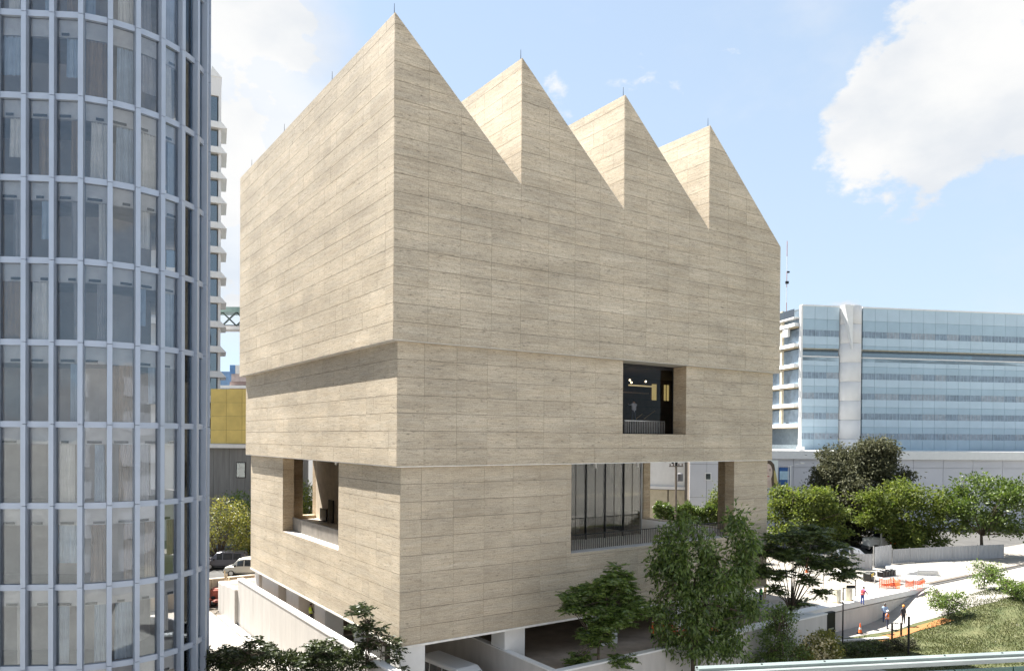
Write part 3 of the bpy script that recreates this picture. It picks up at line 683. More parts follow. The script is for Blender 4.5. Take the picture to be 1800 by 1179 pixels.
# slim white tower with pointed canopies
b = block('slab_tower', 'slim white tower with a pointed canopy over every window, beyond the glass tower', 'apartment tower', -51.3, 99.7, 22)
def slab_tower():
    zs = [16.5+(778-y)*103/1311 for y in (232, 276, 320.5, 364, 408, 451, 495, 539, 582, 626, 670, 714, 790)]
    xr = 52-40.55
    part(b, 'wall', M['pale'], (0, .6, 0, xr-.05, 14, 66.2), (xr-.35, 0, zs[-1], xr, .6, 66.2), (0, 0, 63.6, xr-.35, .6, 66.2), (0, -.0, 0, xr, .6, zs[-1]-.3))
    q = MB(); q.prism([(xr-1.4, 66.2), (xr+.05, 66.2), (xr-1.2, 67.6)], (0, .5, 0), (1, 0, 0), (0, 0, 1), (0, 1, 0), -.6, 8); q.build('roof', M['white'], b)
    tops = [63.5]+[z-.45 for z in zs[:-1]]
    for i, z in enumerate(zs):
        q = MB(); q.prism([(0, z-.35), (xr+.02, z-.35), (xr+.75, z-.3), (xr+.02, z+.5), (0, z+.55)], (0, -.5, 0), (1, 0, 0), (0, 0, 1), (0, 1, 0), 0, 6); q.build('canopy', M['white'], b)
        z0, z1 = z+.6, tops[i]
        for k in range(3):
            x1 = xr-.45-k*2.6; fr = part(b, 'window', M['dmetal'], (x1-2.45, .2, z0, x1-2.38, .3, z1), (x1-.07, .2, z0, x1, .3, z1), (x1-1.25, .2, z0, x1-1.19, .3, z1))
            part(fr, 'pane', M['teal'], (x1-2.38, .24, z0, x1-.07, .26, z1))
            if k == 0 and i in (6, 7): part(fr, 'blind', pm('dark_blind', (.03, .03, .03)), (x1-1.5, .35, z0, x1-.9, .4, z0+1.5))
            if i > 7: part(fr, 'blind', pm('olive_blind', (.28, .27, .10), .8), (x1-2.38, .35, z0, x1-.1, .4, z1))
slab_tower()
# footbridge
b = block('footbridge', 'covered steel footbridge with crossed trusses between the slim tower and a hidden building', 'bridge', -54, 121, 0)
def footbridge():
    z0, z1 = 34.0, 37.4
    part(b, 'deck', M['pale'], (0, 0, z0-.2, 28, 3, z0+.35)); part(b, 'roof', pm('green_grey_sheet', (.20, .29, .27), .5), (0, -.1, z1-.85, 28, 3.1, z1))
    for i in range(12):
        x = i*2.3
        for yy in (0.05,):
            q = MB(); q.beam((x, yy, z0+.35), (x+2.3, yy, z1-.85), .22); q.beam((x+2.3, yy+.2, z0+.35), (x, yy+.2, z1-.85), .22); q.build('truss_brace', pm('green_steel', (.05, .075, .07), .5), b)
    part(b, 'floor_edge', M['dmetal'], (0, -.02, z0+.35, 28, .1, z0+.5))
footbridge()
# yellow building over grey storey
b = block('yellow_building', 'yellow panelled wall standing on a grey concrete storey left of the museum', 'building', -42, 95)
def yellow():
    yp = pm('yellow_panel_paint', (.60, .46, .15), .75, var=.16, scale=.5)
    part(b, 'backing', M['joint'], (4, .05, 15.6, 16, 12, 22.5))
    for i in range(5):
        for k in range(4): part(b, 'yellow_panel', yp, (3.6+i*2.0+.02, 0, 15.55+k*1.74+.012, 5.6+i*2.0-.012, .07, 17.29+k*1.74-.012))
    part(b, 'slab', M['white'], (0, -.5, 15.0, 17, 12, 15.5))
    gp = pm('board_marked_concrete', (.19, .19, .185), .9, var=.25, stretch=(4, 4, .3), scale=.8)
    for i in range(8): part(b, 'concrete_panel', gp, (i*2.0+.015, 0, 0, i*2.0+1.985, .4, 14.98))
    for x, z0, z1 in ((1.3, 9.5, 13.6), (6.9, 11.2, 13.2)):
        fr = part(b, 'window', M['dmetal'], (x, -.05, z0, x+1.2, -.005, z1)); part(fr, 'pane', M['teal'], (x+.1, -.07, z0+.1, x+1.1, -.055, z1-.1))
    q = MB(); q.prism([(-.3, 9.2), (3.2, 9.2), (2.4, 10.4), (-.3, 10.4)], (0, -1.5, 0), (1, 0, 0), (0, 0, 1), (0, 1, 0), 0, 1.4); q.build('canopy', M['white'], b)
yellow()
b = block('blue_rooftop_block', 'small blue rooftop block rising behind the yellow wall', 'building', -56, 140)
part(b, 'wall', pm('sky_blue_paint', (.16, .27, .42), .7), (1.2, 0, 0, 9, 9, 28.6)); part(b, 'side_wall', M['white'], (0, 0, 0, 1.15, 9, 28.4))
b = block('pink_rooftop_block', 'stepped pinkish roof block with a blue striped tank screen above the yellow wall', 'building', -53.5, 136)
part(b, 'wall', pm('pink_brick', (.36, .27, .25), .8), (2.0, 0, 0, 9.0, 8, 26.4)); part(b, 'roof_step', pm('pink_step', (.46, .38, .36), .8), (2.4, -.3, 26.4, 9, 7, 27.8))
for i in range(7): part(b, 'screen_slat', M['white'] if i % 2 else pm('blue_slat', (.10, .22, .42), .6), (2.2+i*1.0, -.5, 27.8, 3.15+i*1.0, 5, 29.4))
part(b, 'ledge', M['white'], (-1.0, -.6, 25.2, 6.6, -.02, 25.7))

# blue glass office block, right
b = block('blue_office_block', 'pale blue glass office block with a white round stair tower and balconies', 'office building', 50.6, 131, 10)
def office():
    sp = pm('blue_fritted_glass', (.32, .42, .49), .25, var=.07, scale=.25, spec=.5); sp2 = pm('pale_fritted_glass', (.40, .50, .57), .25, var=.07, scale=.25, spec=.5)
    st = pm('tinted_strip_glass', (.19, .245, .30), .2, var=.3, scale=.8, spec=.6); tick = pm('strip_mullion', (.30, .38, .45), .4)
    st2 = pm('blind_behind_strip', (.27, .31, .35), .3, var=.2); rr = random.Random(2)
    zs = [35.3, 31.55, 27.9, 24.3, 20.75, 17.2]; top = 40.0; bot = 14.6
    wings = ((0.25, 7.35), (11.95, 46))
    part(b, 'core', pm('office_core', (.12, .15, .17), .9), (.4, .5, 0, 46, 14, top-.3))
    for x0, x1 in wings:
        n = max(3, round((x1-x0)/2.4)); 
        for i, z in enumerate(zs):
            up = top if i == 0 else zs[i-1]-.55
            mid_ = z+.55+(up-z-.55)*.45
            for k in range(n):
                a, c = x0+(x1-x0)*k/n, x0+(x1-x0)*(k+1)/n
                if i == 1: continue
                part(b, 'glass_strip', rr.choice((st, st, st2)), (a+.02, .06, z-.55, c-.02, .3, z+.55))
            if i != 1:
                q = MB()
                for k in range(int((x1-x0)/.72)): q.box(x0+.3+k*.72, .02, z-.54, x0+.38+k*.72, .058, z+.54)
                tag(q.build('strip_mullion', tick, b), kind='stuff')
            lo = z+.55 if i != 1 else z+1.1
            for k in range(n):
                a, c = x0+(x1-x0)*k/n, x0+(x1-x0)*(k+1)/n
                part(b, 'spandrel_panel', sp, (a+.02, 0, lo, c-.02, .3, mid_)); part(b, 'spandrel_panel', sp2, (a+.02, 0, mid_+.03, c-.02, .3, up))
            if i == 1:
                part(b, 'balcony_slab', M['white'], (x0, 0, z-.45, x1, .4, z-.25)); part(b, 'balcony_glass', M['teal'], (x0+.1, .2, z-.2, x1-.1, .23, z+.5)); part(b, 'ceiling_band', pm('cream_band', (.4, .36, .28), .8), (x0, .3, z+.95, x1, .49, z+1.12))
                part(b, 'spandrel_panel', sp, (x0, 0, z-1.1, x1, .3, z-.5))
        for k in range(n): part(b, 'spandrel_panel', sp, (x0+(x1-x0)*k/n+.02, 0, bot, x0+(x1-x0)*(k+1)/n-.02, .3, zs[-1]-.55))
        part(b, 'parapet', M['white'], (x0-.1, -.06, top, x1+.1, .8, top+.25))
    for k in range(9):
        z0, z1 = 10+(top+.35-10)*k/9, 10+(top+.35-10)*(k+1)/9
        q = MB(); q.lathe((9.65, .9, 0), [(2.17, z0), (2.2, z0+.02), (2.2, z1-.05), (2.17, z1-.03)], 28); q.build('stair_tower_ring', M['pale'], b, True)
    q = MB(); q.prism([(7.3, top+.2), (8.9, top+.2), (8.9, top-7.5)], (0, -.6, 0), (1, 0, 0), (0, 0, 1), (0, 1, 0), -1.0, 0); q.build('stair_fin', M['white'], b)  # added white wedge stands for the sunlit triangle on the stair tower
    part(b, 'corner_post', M['white'], (-.12, -.1, 0, .24, .5, top+.1))
    # balconied side, seen sharply foreshortened
    for i, z in enumerate([37.1, 33.5, 29.9, 26.4, 22.9, 19.3]):
        part(b, 'balcony', M['white'], (-1.0, .6, z-.6, .35, 16, z)); part(b, 'side_window', st, (.2, .9, z, .38, 16, z+2.6 if i else z+2.2))
        part(b, 'balcony_ceiling', pm('tan_ceiling', (.36, .30, .2), .8), (-.6, .6, z-.75, .35, 16, z-.602))
        for yy in (5.0, 10.5): part(b, 'post', pm('beige_post', (.50, .44, .33), .8), (-.75, yy, z, -.35, yy+.7, z+2.75))
    part(b, 'roof_screen', M['teal'], (-.8, 1.0, 38.2, -.74, 16, 39.6)); part(b, 'roof_slab', M['white'], (-1.0, .8, 37.9, .3, 16, 38.15))
    part(b, 'fan_box', M['white'], (-.9, 3, 35.0, -.4, 4.6, 36.4))
office()
b = block('antenna_mast', 'thin red and white radio mast rising just right of the museum', 'mast', 55.3, 151)
for i in range(6):
    q = MB(); q.tube([(0, 0, 38+i*3.1), (0, 0, 41.1+i*3.1)], .065, 6); q.build('mast_section', pm('mast_red', (.42, .2, .17)) if i % 2 else M['white'], b)
q = MB(); q.box(-.25, -.2, 48, .35, .2, 48.5); q.build('aerial_box', M['dmetal'], b); q = MB(); q.box(.0, -.2, 50.2, .5, .2, 50.5); q.build('aerial_box', M['dmetal'], b); q = MB(); q.tube([(0, 0, 0), (0, 0, 38)], .2, 6); q.build('mast_foot', M['steel'], b)
# podium with billboard
b = block('white_podium_building', 'low white building with a flat fascia and portrait billboard below the blue office block', 'building', 36, 121, 2)
def podium():
    part(b, 'wall', M['lilac'], (0, .6, 0, 70, 16, 13.5)); part(b, 'fascia', M['white'], (-.5, 0, 13.4, 70, 14, 14.75))
    for i in range(14): part(b, 'wall_panel', M['lilac'], (i*5+.03, .5, 0, i*5+4.97, .6, 12.0)); part(b, 'wall_band', M['lilac'], (i*5+.03, .45, 12.06, i*5+4.97, .6, 13.38))
    part(b, 'roof_unit', M['white'], (11.6, 2, 14.75, 12.5, 3, 15.4))
    # billboard: a plain portrait print
    bb = part(b, 'billboard', pm('billboard_ground', (.70, .74, .72), .5, var=.04), (4.9, .28, 8.6, 7.4, .42, 13.2))
    def flat(name, pts, col, y): q = MB(); q.prism(pts, (0, y, 0), (1, 0, 0), (0, 0, 1), (0, -1, 0), 0, .012); return q.build(name, pm(name+'_ink', col, .6, var=.08), bb)
    ell = lambda cx, cz, rx, rz, n=18: [(cx+rx*math.cos(2*math.pi*i/n), cz+rz*math.sin(2*math.pi*i/n)) for i in range(n)]
    flat('hair', [(5.0, 12.9), (5.5, 13.15), (6.2, 13.1), (6.75, 12.5), (6.95, 11.4), (7.35, 9.6), (7.38, 8.7), (6.3, 8.7), (6.2, 11.0), (5.2, 11.5)], (.10, .07, .045), .275)
    flat('hair_ends', [(6.7, 11.6), (7.0, 11.2), (7.36, 9.5), (7.2, 9.0), (6.75, 9.6)], (.50, .42, .16), .262)
    flat('face', ell(5.72, 11.2, .74, 1.42), (.66, .52, .43), .262); flat('neck', [(5.4, 10.2), (6.25, 10.4), (6.4, 8.7), (5.1, 8.7)], (.58, .44, .36), .268)
    for x in (5.42, 6.05): flat('eye', ell(x, 11.5, .14, .07, 10), (.03, .025, .025), .248); flat('brow', [(x-.18, 11.68), (x+.18, 11.72), (x+.18, 11.78), (x-.18, 11.75)], (.08, .05, .04), .248)
    flat('nose', [(5.68, 11.4), (5.84, 10.95), (5.62, 10.95)], (.50, .36, .29), .248); flat('mouth', ell(5.74, 10.55, .27, .09, 12), (.42, .12, .11), .248)
    sc = part(b, 'screen', pm('screen_blue', (.03, .10, .28), .4, var=.2), (7.6, .3, 9.2, 9.3, .42, 12.0)); part(sc, 'screen_band', pm('screen_pale', (.35, .5, .6), .5), (7.68, .27, 10.0, 9.22, .295, 11.4)); part(b, 'jamb', M['white'], (9.35, .3, 8.4, 9.6, .45, 12.3))
podium()
# what is seen through the open terrace
b = block('white_warehouse', 'white windowless building with beige bays below, seen through the open terrace', 'building', 17, 106, -22)
part(b, 'wall', M['white'], (0, 0, 9.9, 16, 12, 26)); part(b, 'ledge', M['pale'], (-.1, -.3, 9.5, 16, 12, 9.9)); part(b, 'base', M['joint'], (.1, .3, 0, 16, 12, 9.5))
for i in range(6): part(b, 'bay_panel', pm('beige_bay', (.44, .39, .29), .8), (.1+i*2.6, 0, 0, 2.5+i*2.6, .3, 9.4))
b = block('grey_panel_building', 'grey panelled block with one tiny square window, seen through the open terrace', 'building', 23.6, 99, -3)
part(b, 'wall', M['joint'], (.1, .1, 0, 4.4, 10, 22))
for i in range(2):
    for k in range(5): part(b, 'wall_panel', M['lilac'], (i*2.25+.02, 0, k*4.4+.02, i*2.25+2.23, .12, k*4.4+4.38))
fr = part(b, 'window', M['white'], (2.0, -.06, 11.1, 2.85, -.005, 12.1)); part(fr, 'pane', M['blackout'], (2.12, -.08, 11.2, 2.73, -.062, 11.95))
b = block('dark_blue_hoarding', 'dark blue panel with white marks beside the grey panelled block', 'hoarding', 28.3, 104)
part(b, 'board', pm('navy_board', (.03, .07, .20), .6), (0, 0, 9, 2.6, .3, 20)); part(b, 'mark', M['white'], (.3, -.02, 14.2, 1.5, 0, 14.6), (1.2, -.02, 12.0, 1.5, 0, 14.2)); part(b, 'post', M['steel'], (1.1, .31, 2, 1.4, .6, 9.2))
b = block('far_slab_building', 'distant grey building glimpsed through the narrow slot in the west bay', 'building', -32, 150)
part(b, 'wall', M['lilac'], (0, 0, 0, 14, 8, 19)); 
for k in range(4):
    for i in range(4): part(b, 'window', M['blackout'], (.8+i*3.3, -.05, 3+k*4, 3.2+i*3.3, -.005, 5.4+k*4))
# unseen block added behind the viewpoint for the tower's glass to reflect
b = thing('viewpoint_building', 'plain grey block behind the viewpoint', 'building', (-60, -64, 0))
part(b, 'wall', pm('viewpoint_grey_render', (.34, .34, .35), .8), (0, 0, 0, 100, 16, 24))
for k in range(6):
    for i in range(16): part(b, 'window', M['lilac'], (2+i*6.1, 16.01, 2+k*3.7, 6+i*6.1, 16.05, 4.4+k*3.7))
# ------------------------------------------------------------------ trees and plants
def np_mesh(name, V, mat, quads=True):
    n = len(V)//4; me = bpy.data.meshes.new(name); me.vertices.add(len(V)); me.vertices.foreach_set('co', V.astype(np.float32).ravel())
    me.loops.add(n*4); me.loops.foreach_set('vertex_index', np.arange(n*4, dtype=np.int32)); me.polygons.add(n); me.polygons.foreach_set('loop_start', np.arange(0, n*4, 4, dtype=np.int32))
    try: me.polygons.foreach_set('loop_total', np.full(n, 4, dtype=np.int32))
    except Exception: pass
    me.materials.append(mat); me.update(); me.validate(); return me
def unit(a): return a/np.maximum(np.linalg.norm(a, axis=1, keepdims=True), 1e-9)
def leaf_quads(c, d, L, W, roll=None):
    """diamond leaves: centre line d, length L, width W, a little folded"""
    n = len(c); rnd = rng.normal(size=(n, 3)); s = unit(np.cross(d, rnd)); nn = np.cross(s, d)
    L = np.asarray(L).reshape(-1, 1); W = np.asarray(W).reshape(-1, 1)
    V = np.empty((n, 4, 3)); V[:, 0] = c; V[:, 1] = c+d*L*.45+s*W*.5+nn*W*.12; V[:, 2] = c+d*L-nn*L*.10; V[:, 3] = c+d*L*.45-s*W*.5+nn*W*.12
    return V.reshape(-1, 3)
def blob_clumps(blobs, per, shell=.45, seed=0):
    out = []
    for (x, y, z, rx, ry, rz, w) in blobs:
        n = max(3, int(per*w)); d = unit(rng.normal(size=(n, 3))); rad = rng.uniform(shell**3, 1, size=(n, 1))**(1/3)
        rad *= 1+.16*np.sin(d[:, :1]*5+x)+.12*np.sin(d[:, 2:]*7+y)
        out.append(np.array([x, y, z])+d*rad*np.array([rx, ry, rz]))
    return np.concatenate(out)
def foliage(blobs, clumps, leaves, L, W, spread, droop=0., jitter=.8, shell=.45, hang=.7):
    cc = blob_clumps(blobs, clumps, shell)
    n = len(cc)*leaves; c = np.repeat(cc, leaves, 0); off = rng.normal(size=(n, 3))*spread*rng.uniform(.5, 1.3, size=(n, 1)); off[:, 2] *= hang
    c = c+off; d = unit(off/spread+rng.normal(size=(n, 3))*jitter+np.array([0, 0, -droop]))
    k = rng.uniform(.65, 1.25, size=n)
    return leaf_quads(c, d, L*k, W*k), cc
def fronds(tips, n_per, flen, leaflet, pairs=8, up=.25, droop=.5):
    """pinnate leaves: pairs of narrow leaflets along an arching stalk"""
    Vs = []
    n = len(tips)*n_per; base = np.repeat(tips, n_per, 0)+rng.normal(size=(n, 3))*.08
    ang = rng.uniform(0, 2*np.pi, n); d = np.stack([np.cos(ang), np.sin(ang), rng.normal(up, .28, n)], 1); d = unit(d); ln = flen*rng.uniform(.7, 1.2, n)
    side = unit(np.cross(d, np.array([0, 0, 1.])))
    for i in range(pairs):
        t = (i+.6)/pairs; p = base+d*(ln*t)[:, None]; p[:, 2] -= droop*ln*t*t*.5
        sz = leaflet*(.65+.7*math.sin(math.pi*min(t+.12, 1)))
        for sg in (-1, 1):
            dd = unit(side*sg+d*.55+np.array([0, 0, -.22])+rng.normal(size=(n, 3))*.1); Vs.append(leaf_quads(p, dd, np.full(n, sz), np.full(n, sz*.36)))
    return np.concatenate(Vs)
BARK = pm('bark', (.085, .066, .048), .95, var=.35, scale=3, bump=.6, stretch=(3, 3, .6))
BARKP = pm('pale_bark', (.20, .17, .13), .95, var=.35, scale=3, bump=.6, stretch=(3, 3, .6))
def limbs(base, fork, tips, r0, r1=.03, bends=.18, bark=None):
    q = MB(); base, fork = Vector(base), Vector(fork)
    m = (base+fork)/2+Vector((random.uniform(-1, 1), random.uniform(-1, 1), 0))*bends
    q.tube([base-Vector((0, 0, .2)), base+Vector((0, 0, .25)), m, fork], [r0*1.35, r0, r0*.8, r0*.62], 8)
    for t in tips:
        t = Vector(t); mid = fork.lerp(t, .5)+Vector((random.uniform(-1, 1), random.uniform(-1, 1), random.uniform(.1, .8)))*bends*1.2
        q.tube([fork, fork.lerp(mid, .55), mid, t], [r0*.42, r0*.34, r0*.22, r1], 6)
    return q
def tree(name, label, cat, base, fork, blobs, leafm, clumps=160, leaves=16, L=.2, W=.11, spread=.28, droop=0., shell=.45, r0=.2, ntips=14, bark=None, group=None, twigs=True, extra=None, crown_name='crown', hang=.7, lump=0):
    base = Vector(base); t = thing(name, label, cat, base, 0, group)
    if lump: blobs = lumpy(blobs, lump, sd=len(label))
    V, cc = foliage(blobs, clumps, leaves, L, W, spread, droop, shell=shell, hang=hang)
    if extra is not None: V = np.concatenate([V, extra])
    link(crown_name, np_mesh(crown_name, V-np.array(base), leafm), t)
    idx = rng.choice(len(cc), min(len(cc), ntips), replace=False)
    q = limbs((0, 0, 0), Vector(fork)-base, [Vector(cc[i])-base for i in idx], r0)
    f = Vector(fork)-base
    for i in rng.choice(len(cc), min(len(cc), ntips*2), replace=False):
        p = Vector(cc[i])-base; s = Vector(cc[idx[int(i) % len(idx)]])-base
        if (p-s).length < 3.2: q.tube([s, s.lerp(p, .5)+Vector((0, 0, .12)), p], [.035, .025, .012], 4)
    q.build('trunk', bark or BARK, t, True)
    return t
LM = {
 'olive': leafmat('olive_leaf', (.045, .075, .018), (.10, .135, .03)),
 'dark': leafmat('dark_leaf', (.026, .042, .013), (.10, .13, .038), .3, .34, .5),
 'deep': leafmat('deep_green_leaf', (.048, .080, .020), (.19, .26, .07), .42, .32, .6),
 'lime': leafmat('light_green_leaf', (.05, .078, .018), (.155, .18, .045), .4, .6, .25),
 'mid': leafmat('mid_green_leaf', (.032, .052, .015), (.12, .155, .045), .32, .36, .5),
 'sapling': leafmat('dark_sapling_leaf', (.014, .022, .007), (.045, .06, .018), .15, .4, .4),
 'dusty': leafmat('dusty_leaf', (.055, .060, .034), (.105, .105, .06), .25, .7, .2),
 'yellowish': leafmat('yellow_green_leaf', (.11, .13, .03), (.24, .22, .06)),
 'bloom': leafmat('cream_flower', (.50, .42, .22), (.62, .56, .38), .3),
}
def P(px, py, dep): return survey(px, py, dep)
def BL(lst, dep):
    """crown lobes given by sight: px, py, depth offset, radii in metres (across, deep, high), weight"""
    out = []
    for (px, py, dd, rx, ry, rz, w) in lst:
        p = P(px, py, dep+dd); out.append((p.x, p.y, p.z, (rx+ry)/2 if abs(rx-ry) < .01 else rx, ry, rz, w))
    return out
def lumpy(bl, n=3, k=(.3, .55), sd=1):
    rr = random.Random(sd); out = list(bl)
    for (x, y, z, rx, ry, rz, w) in bl:
        for _ in range(n):
            a, e = rr.uniform(0, 6.28), rr.uniform(-.5, 1.3); s = rr.uniform(*k); m = rr.uniform(.8, 1.15)
            out.append((x+math.cos(a)*math.cos(e)*rx*m, y+math.sin(a)*math.cos(e)*ry*m, z+math.sin(e)*rz*m, rx*s, ry*s, rz*s, w*s*s*1.3))
    return [(x, y, z, rx*.86, ry*.86, rz*.86, w*.75) if i < len(bl) else (x, y, z, rx, ry, rz, w) for i, (x, y, z, rx, ry, rz, w) in enumerate(out)]
def foot(px, dep, z=0): p = P(px, 1000, dep); return Vector((p.x, p.y, z))

# big drooping tree before the south front
tree('weeping_tree', 'tall drooping tree with two crowns hiding the right half of the open terrace', 'tree', foot(1222, 47.2), P(1215, 1060, 47.2),
     BL([(1215, 955, 0, 1.7, 1.7, 1.7, 1.1), (1175, 985, .6, 1.0, 1.0, 1.1, .5), (1190, 1040, 0, 1.6, 1.6, 1.9, 1.0), (1245, 1050, -.5, 1.9, 1.9, 2.0, 1.2), (1235, 1125, -.3, 1.8, 1.8, 1.4, 1.0), (1185, 1120, .3, .9, .9, .9, .35), (1245, 990, .4, .8, .8, 1.0, .5),
         (1300, 940, .2, .85, .85, 1.4, .55), (1305, 985, 0, 1.05, 1.05, 1.4, .7), (1300, 1050, -.2, 1.3, 1.3, 1.7, .9), (1285, 1120, 0, 1.2, 1.2, 1.5, .7)], 47.2),
     LM['deep'], clumps=58, leaves=26, L=.33, W=.125, spread=.24, droop=1.6, hang=1.5, lump=2, shell=.3, r0=.2, ntips=26)
# broad-leaved pinnate tree, lower and to the left of it
def pinnate(name, label, base, fork, lobes, n_tip, flen, leaflet, mat, n_per=5, r0=.12, group=None, pairs=8, up=.25):
    tips = blob_clumps(lobes, n_tip, .35); base = Vector(base); t = thing(name, label, 'tree', base, 0, group)
    link('crown', np_mesh('crown', fronds(tips, n_per, flen, leaflet, pairs, up)-np.array(base), mat), t)
    idx = rng.choice(len(tips), min(len(tips), 16), replace=False)
    q = limbs((0, 0, 0), Vector(fork)-base, [Vector(tips[i])-base for i in idx], r0)
    for i in range(len(tips)):
        p = Vector(tips[i])-base; s = Vector(tips[idx[i % len(idx)]])-base
        if .2 < (p-s).length < 2.2: q.tube([s, p], [.03, .012], 4)
    q.build('trunk', BARK, t, True); return t
pinnate('feathery_tree', 'small feathery-leaved tree standing before the dark undercroft opening', foot(1052, 44.6), P(1052, 1130, 44.6),
        BL([(1085, 1022, 0, 1.0, 1.0, .75, 1.), (1045, 1045, .3, 1.2, 1.2, .8, 1.2), (1010, 1062, 0, .75, .75, .5, .5), (1105, 1065, 0, .9, .9, .7, .9), (1070, 1085, -.4, 1.3, 1.3, .8, 1.3), (1045, 1115, 0, .9, .9, .5, .6), (1015, 1160, 0, .5, .5, .3, .2), (1090, 1160, 0, .6, .6, .3, .15)], 44.6), 34, .85, .26, LM['deep'], 6, .12)
pinnate('layered_tree', 'dark layered tree with bare forked branches in front of the sunlit plaza', foot(1392, 58), P(1390, 1075, 58),
        BL([(1385, 945, 0, 1.5, 1.5, .5, 1.0), (1425, 935, .5, 1.3, 1.3, .45, .8), (1455, 960, 0, 1.3, 1.3, .45, .8), (1355, 970, .3, 1.2, 1.2, .5, .8), (1400, 975, -.8, 1.6, 1.6, .4, 1.0), (1440, 992, -.5, 1.5, 1.5, .4, .9), (1480, 985, .2, .8, .8, .35, .5), (1340, 1003, 0, .8, .8, .5, .5), (1372, 1008, .6, .8, .8, .35, .4), (1478, 1012, 0, .8, .8, .3, .4), (1420, 1020, -.6, .7, .7, .3, .3), (1500, 1005, 0, .4, .4, .2, .2), (1442, 1042, 0, .45, .45, .22, .2), (1362, 1035, 0, .4, .4, .25, .2), (1405, 1060, 0, .45, .45, .25, .2)], 58), 26, .95, .28, LM['mid'], 5, .15)
pinnate('roadside_sapling', 'young feathery tree in front of the white boundary wall, left of the corner pier', foot(648, 41.5), P(645, 1120, 41.5),
        BL([(638, 1075, 0, .7, .7, .35, .8), (625, 1100, 0, .45, .45, .35, .4), (655, 1100, 0, .6, .6, .4, .6), (675, 1130, 0, .6, .6, .45, .7), (640, 1140, 0, .5, .5, .5, .6), (690, 1150, 0, .4, .4, .4, .3), (655, 1170, 0, .6, .6, .4, .6), (700, 1178, .3, .5, .5, .4, .3)], 41.5), 11, .8, .25, LM['sapling'], 4, .06, pairs=6)
pinnate('hedge_sapling', 'dark leafy sapling rising from the hedge at the foot of the white wall', foot(562, 39.5), P(565, 1165, 39.5),
        BL([(562, 1140, 0, .55, .55, .35, .9), (575, 1160, 0, .6, .6, .4, 1.), (548, 1165, 0, .5, .5, .4, .7)], 39.5), 11, .75, .24, LM['sapling'], 5, .05, pairs=6)
pinnate('yard_sapling', 'feathery sapling over the hedge beside the glass tower', foot(425, 39), P(425, 1165, 39),
        BL([(448, 1132, 0, .6, .6, .25, .6), (425, 1142, 0, .7, .7, .25, .8), (395, 1152, 0, .55, .55, .25, .6), (462, 1150, 0, .35, .35, .25, .3), (410, 1165, 0, .9, .9, .3, .8)], 39), 8, .8, .25, LM['sapling'], 4, .05, pairs=6)
def hedge(name, label, p0, p1, w, h, n, mat, L=.11, W=.07, z0=0):
    p0, p1 = Vector(p0), Vector(p1); d = (p1-p0); ln = d.length; d.normalize(); nrm = Vector((-d.y, d.x, 0)); t = thing(name, label, 'hedge', p0)
    u = rng.uniform(0, ln, n); v = rng.uniform(-1, 1, n); zz = rng.uniform(0, 1, n)**.6
    face = rng.integers(0, 3, n); v = np.where(face == 0, np.sign(v)*rng.uniform(.8, 1.05, n), v); zz = np.where(face == 1, rng.uniform(.9, 1.04, n), zz)
    hh = h*(1+.05*np.sin(u*2.1)+.03*np.sin(u*5.3)); c = np.outer(u, np.array(d))+np.outer(v*w/2, np.array(nrm)); c[:, 2] = z0+zz*hh
    dd = unit(rng.normal(size=(n, 3))+np.array([0, 0, .3])); link('foliage', np_mesh('foliage', leaf_quads(c, dd, L*rng.uniform(.7, 1.3, n), W*rng.uniform(.7, 1.3, n)), mat), t)
    q = MB(); k = int(ln/.8)+1
    for i in range(k): q.tube([(d*(i*.8)), d*(i*.8)+Vector((0, 0, z0+h*.8))], [.05, .02], 5)
    q.build('stem', BARK, t); return t
ha, hb = foot(340, 39.6), foot(640, 41.5)
hedge('yard_hedge', 'dark clipped hedge along the bottom of the sunlit yard', ha, hb, 1.4, 4.7, 18000, LM['sapling'], .16, .10)
# far side trees on the right
tree('ash_tree', 'large dusty dark tree in front of the white podium building', 'tree', foot(1492, 101, PZ-.06), P(1495, 930, 101),
     BL([(1480, 830, 0, 4.0, 4.0, 2.8, 1.2), (1520, 815, 0, 3.6, 3.6, 2.9, 1.2), (1545, 805, .5, 2.2, 2.2, 1.7, .6), (1450, 850, 0, 2.4, 2.4, 2.0, .7), (1500, 880, 0, 4.2, 4.2, 3.2, 1.4), (1555, 840, 0, 2.6, 2.6, 2.4, .8), (1475, 900, 0, 3.0, 3.0, 2.6, .8), (1520, 930, 0, 3.4, 3.4, 2.0, .8), (1475, 945, 0, 2.4, 2.4, 1.4, .5)], 101), LM['dusty'], lump=3, clumps=230, leaves=17, L=.42, W=.2, spread=.40, droop=.5, r0=.5, ntips=18)
tree('street_tree', 'bright green spreading tree just right of the museum corner', 'tree', foot(1392, 90, PZ-.06), P(1392, 930, 90),
     BL([(1385, 880, 0, 2.6, 2.6, 1.3, 1.), (1425, 885, 0, 2.8, 2.8, 1.6, 1.1), (1455, 905, 0, 2.1, 2.1, 1.4, .8), (1370, 905, 0, 1.8, 1.8, 1.6, .7), (1410, 915, 0, 3.0, 3.0, 1.6, 1.), (1465, 935, 0, 1.8, 1.8, .9, .5), (1380, 940, 0, 1.8, 1.8, 1.3, .5)], 90), LM['lime'], lump=3, clumps=62, leaves=20, L=.40, W=.2, spread=.36, r0=.22, ntips=18)
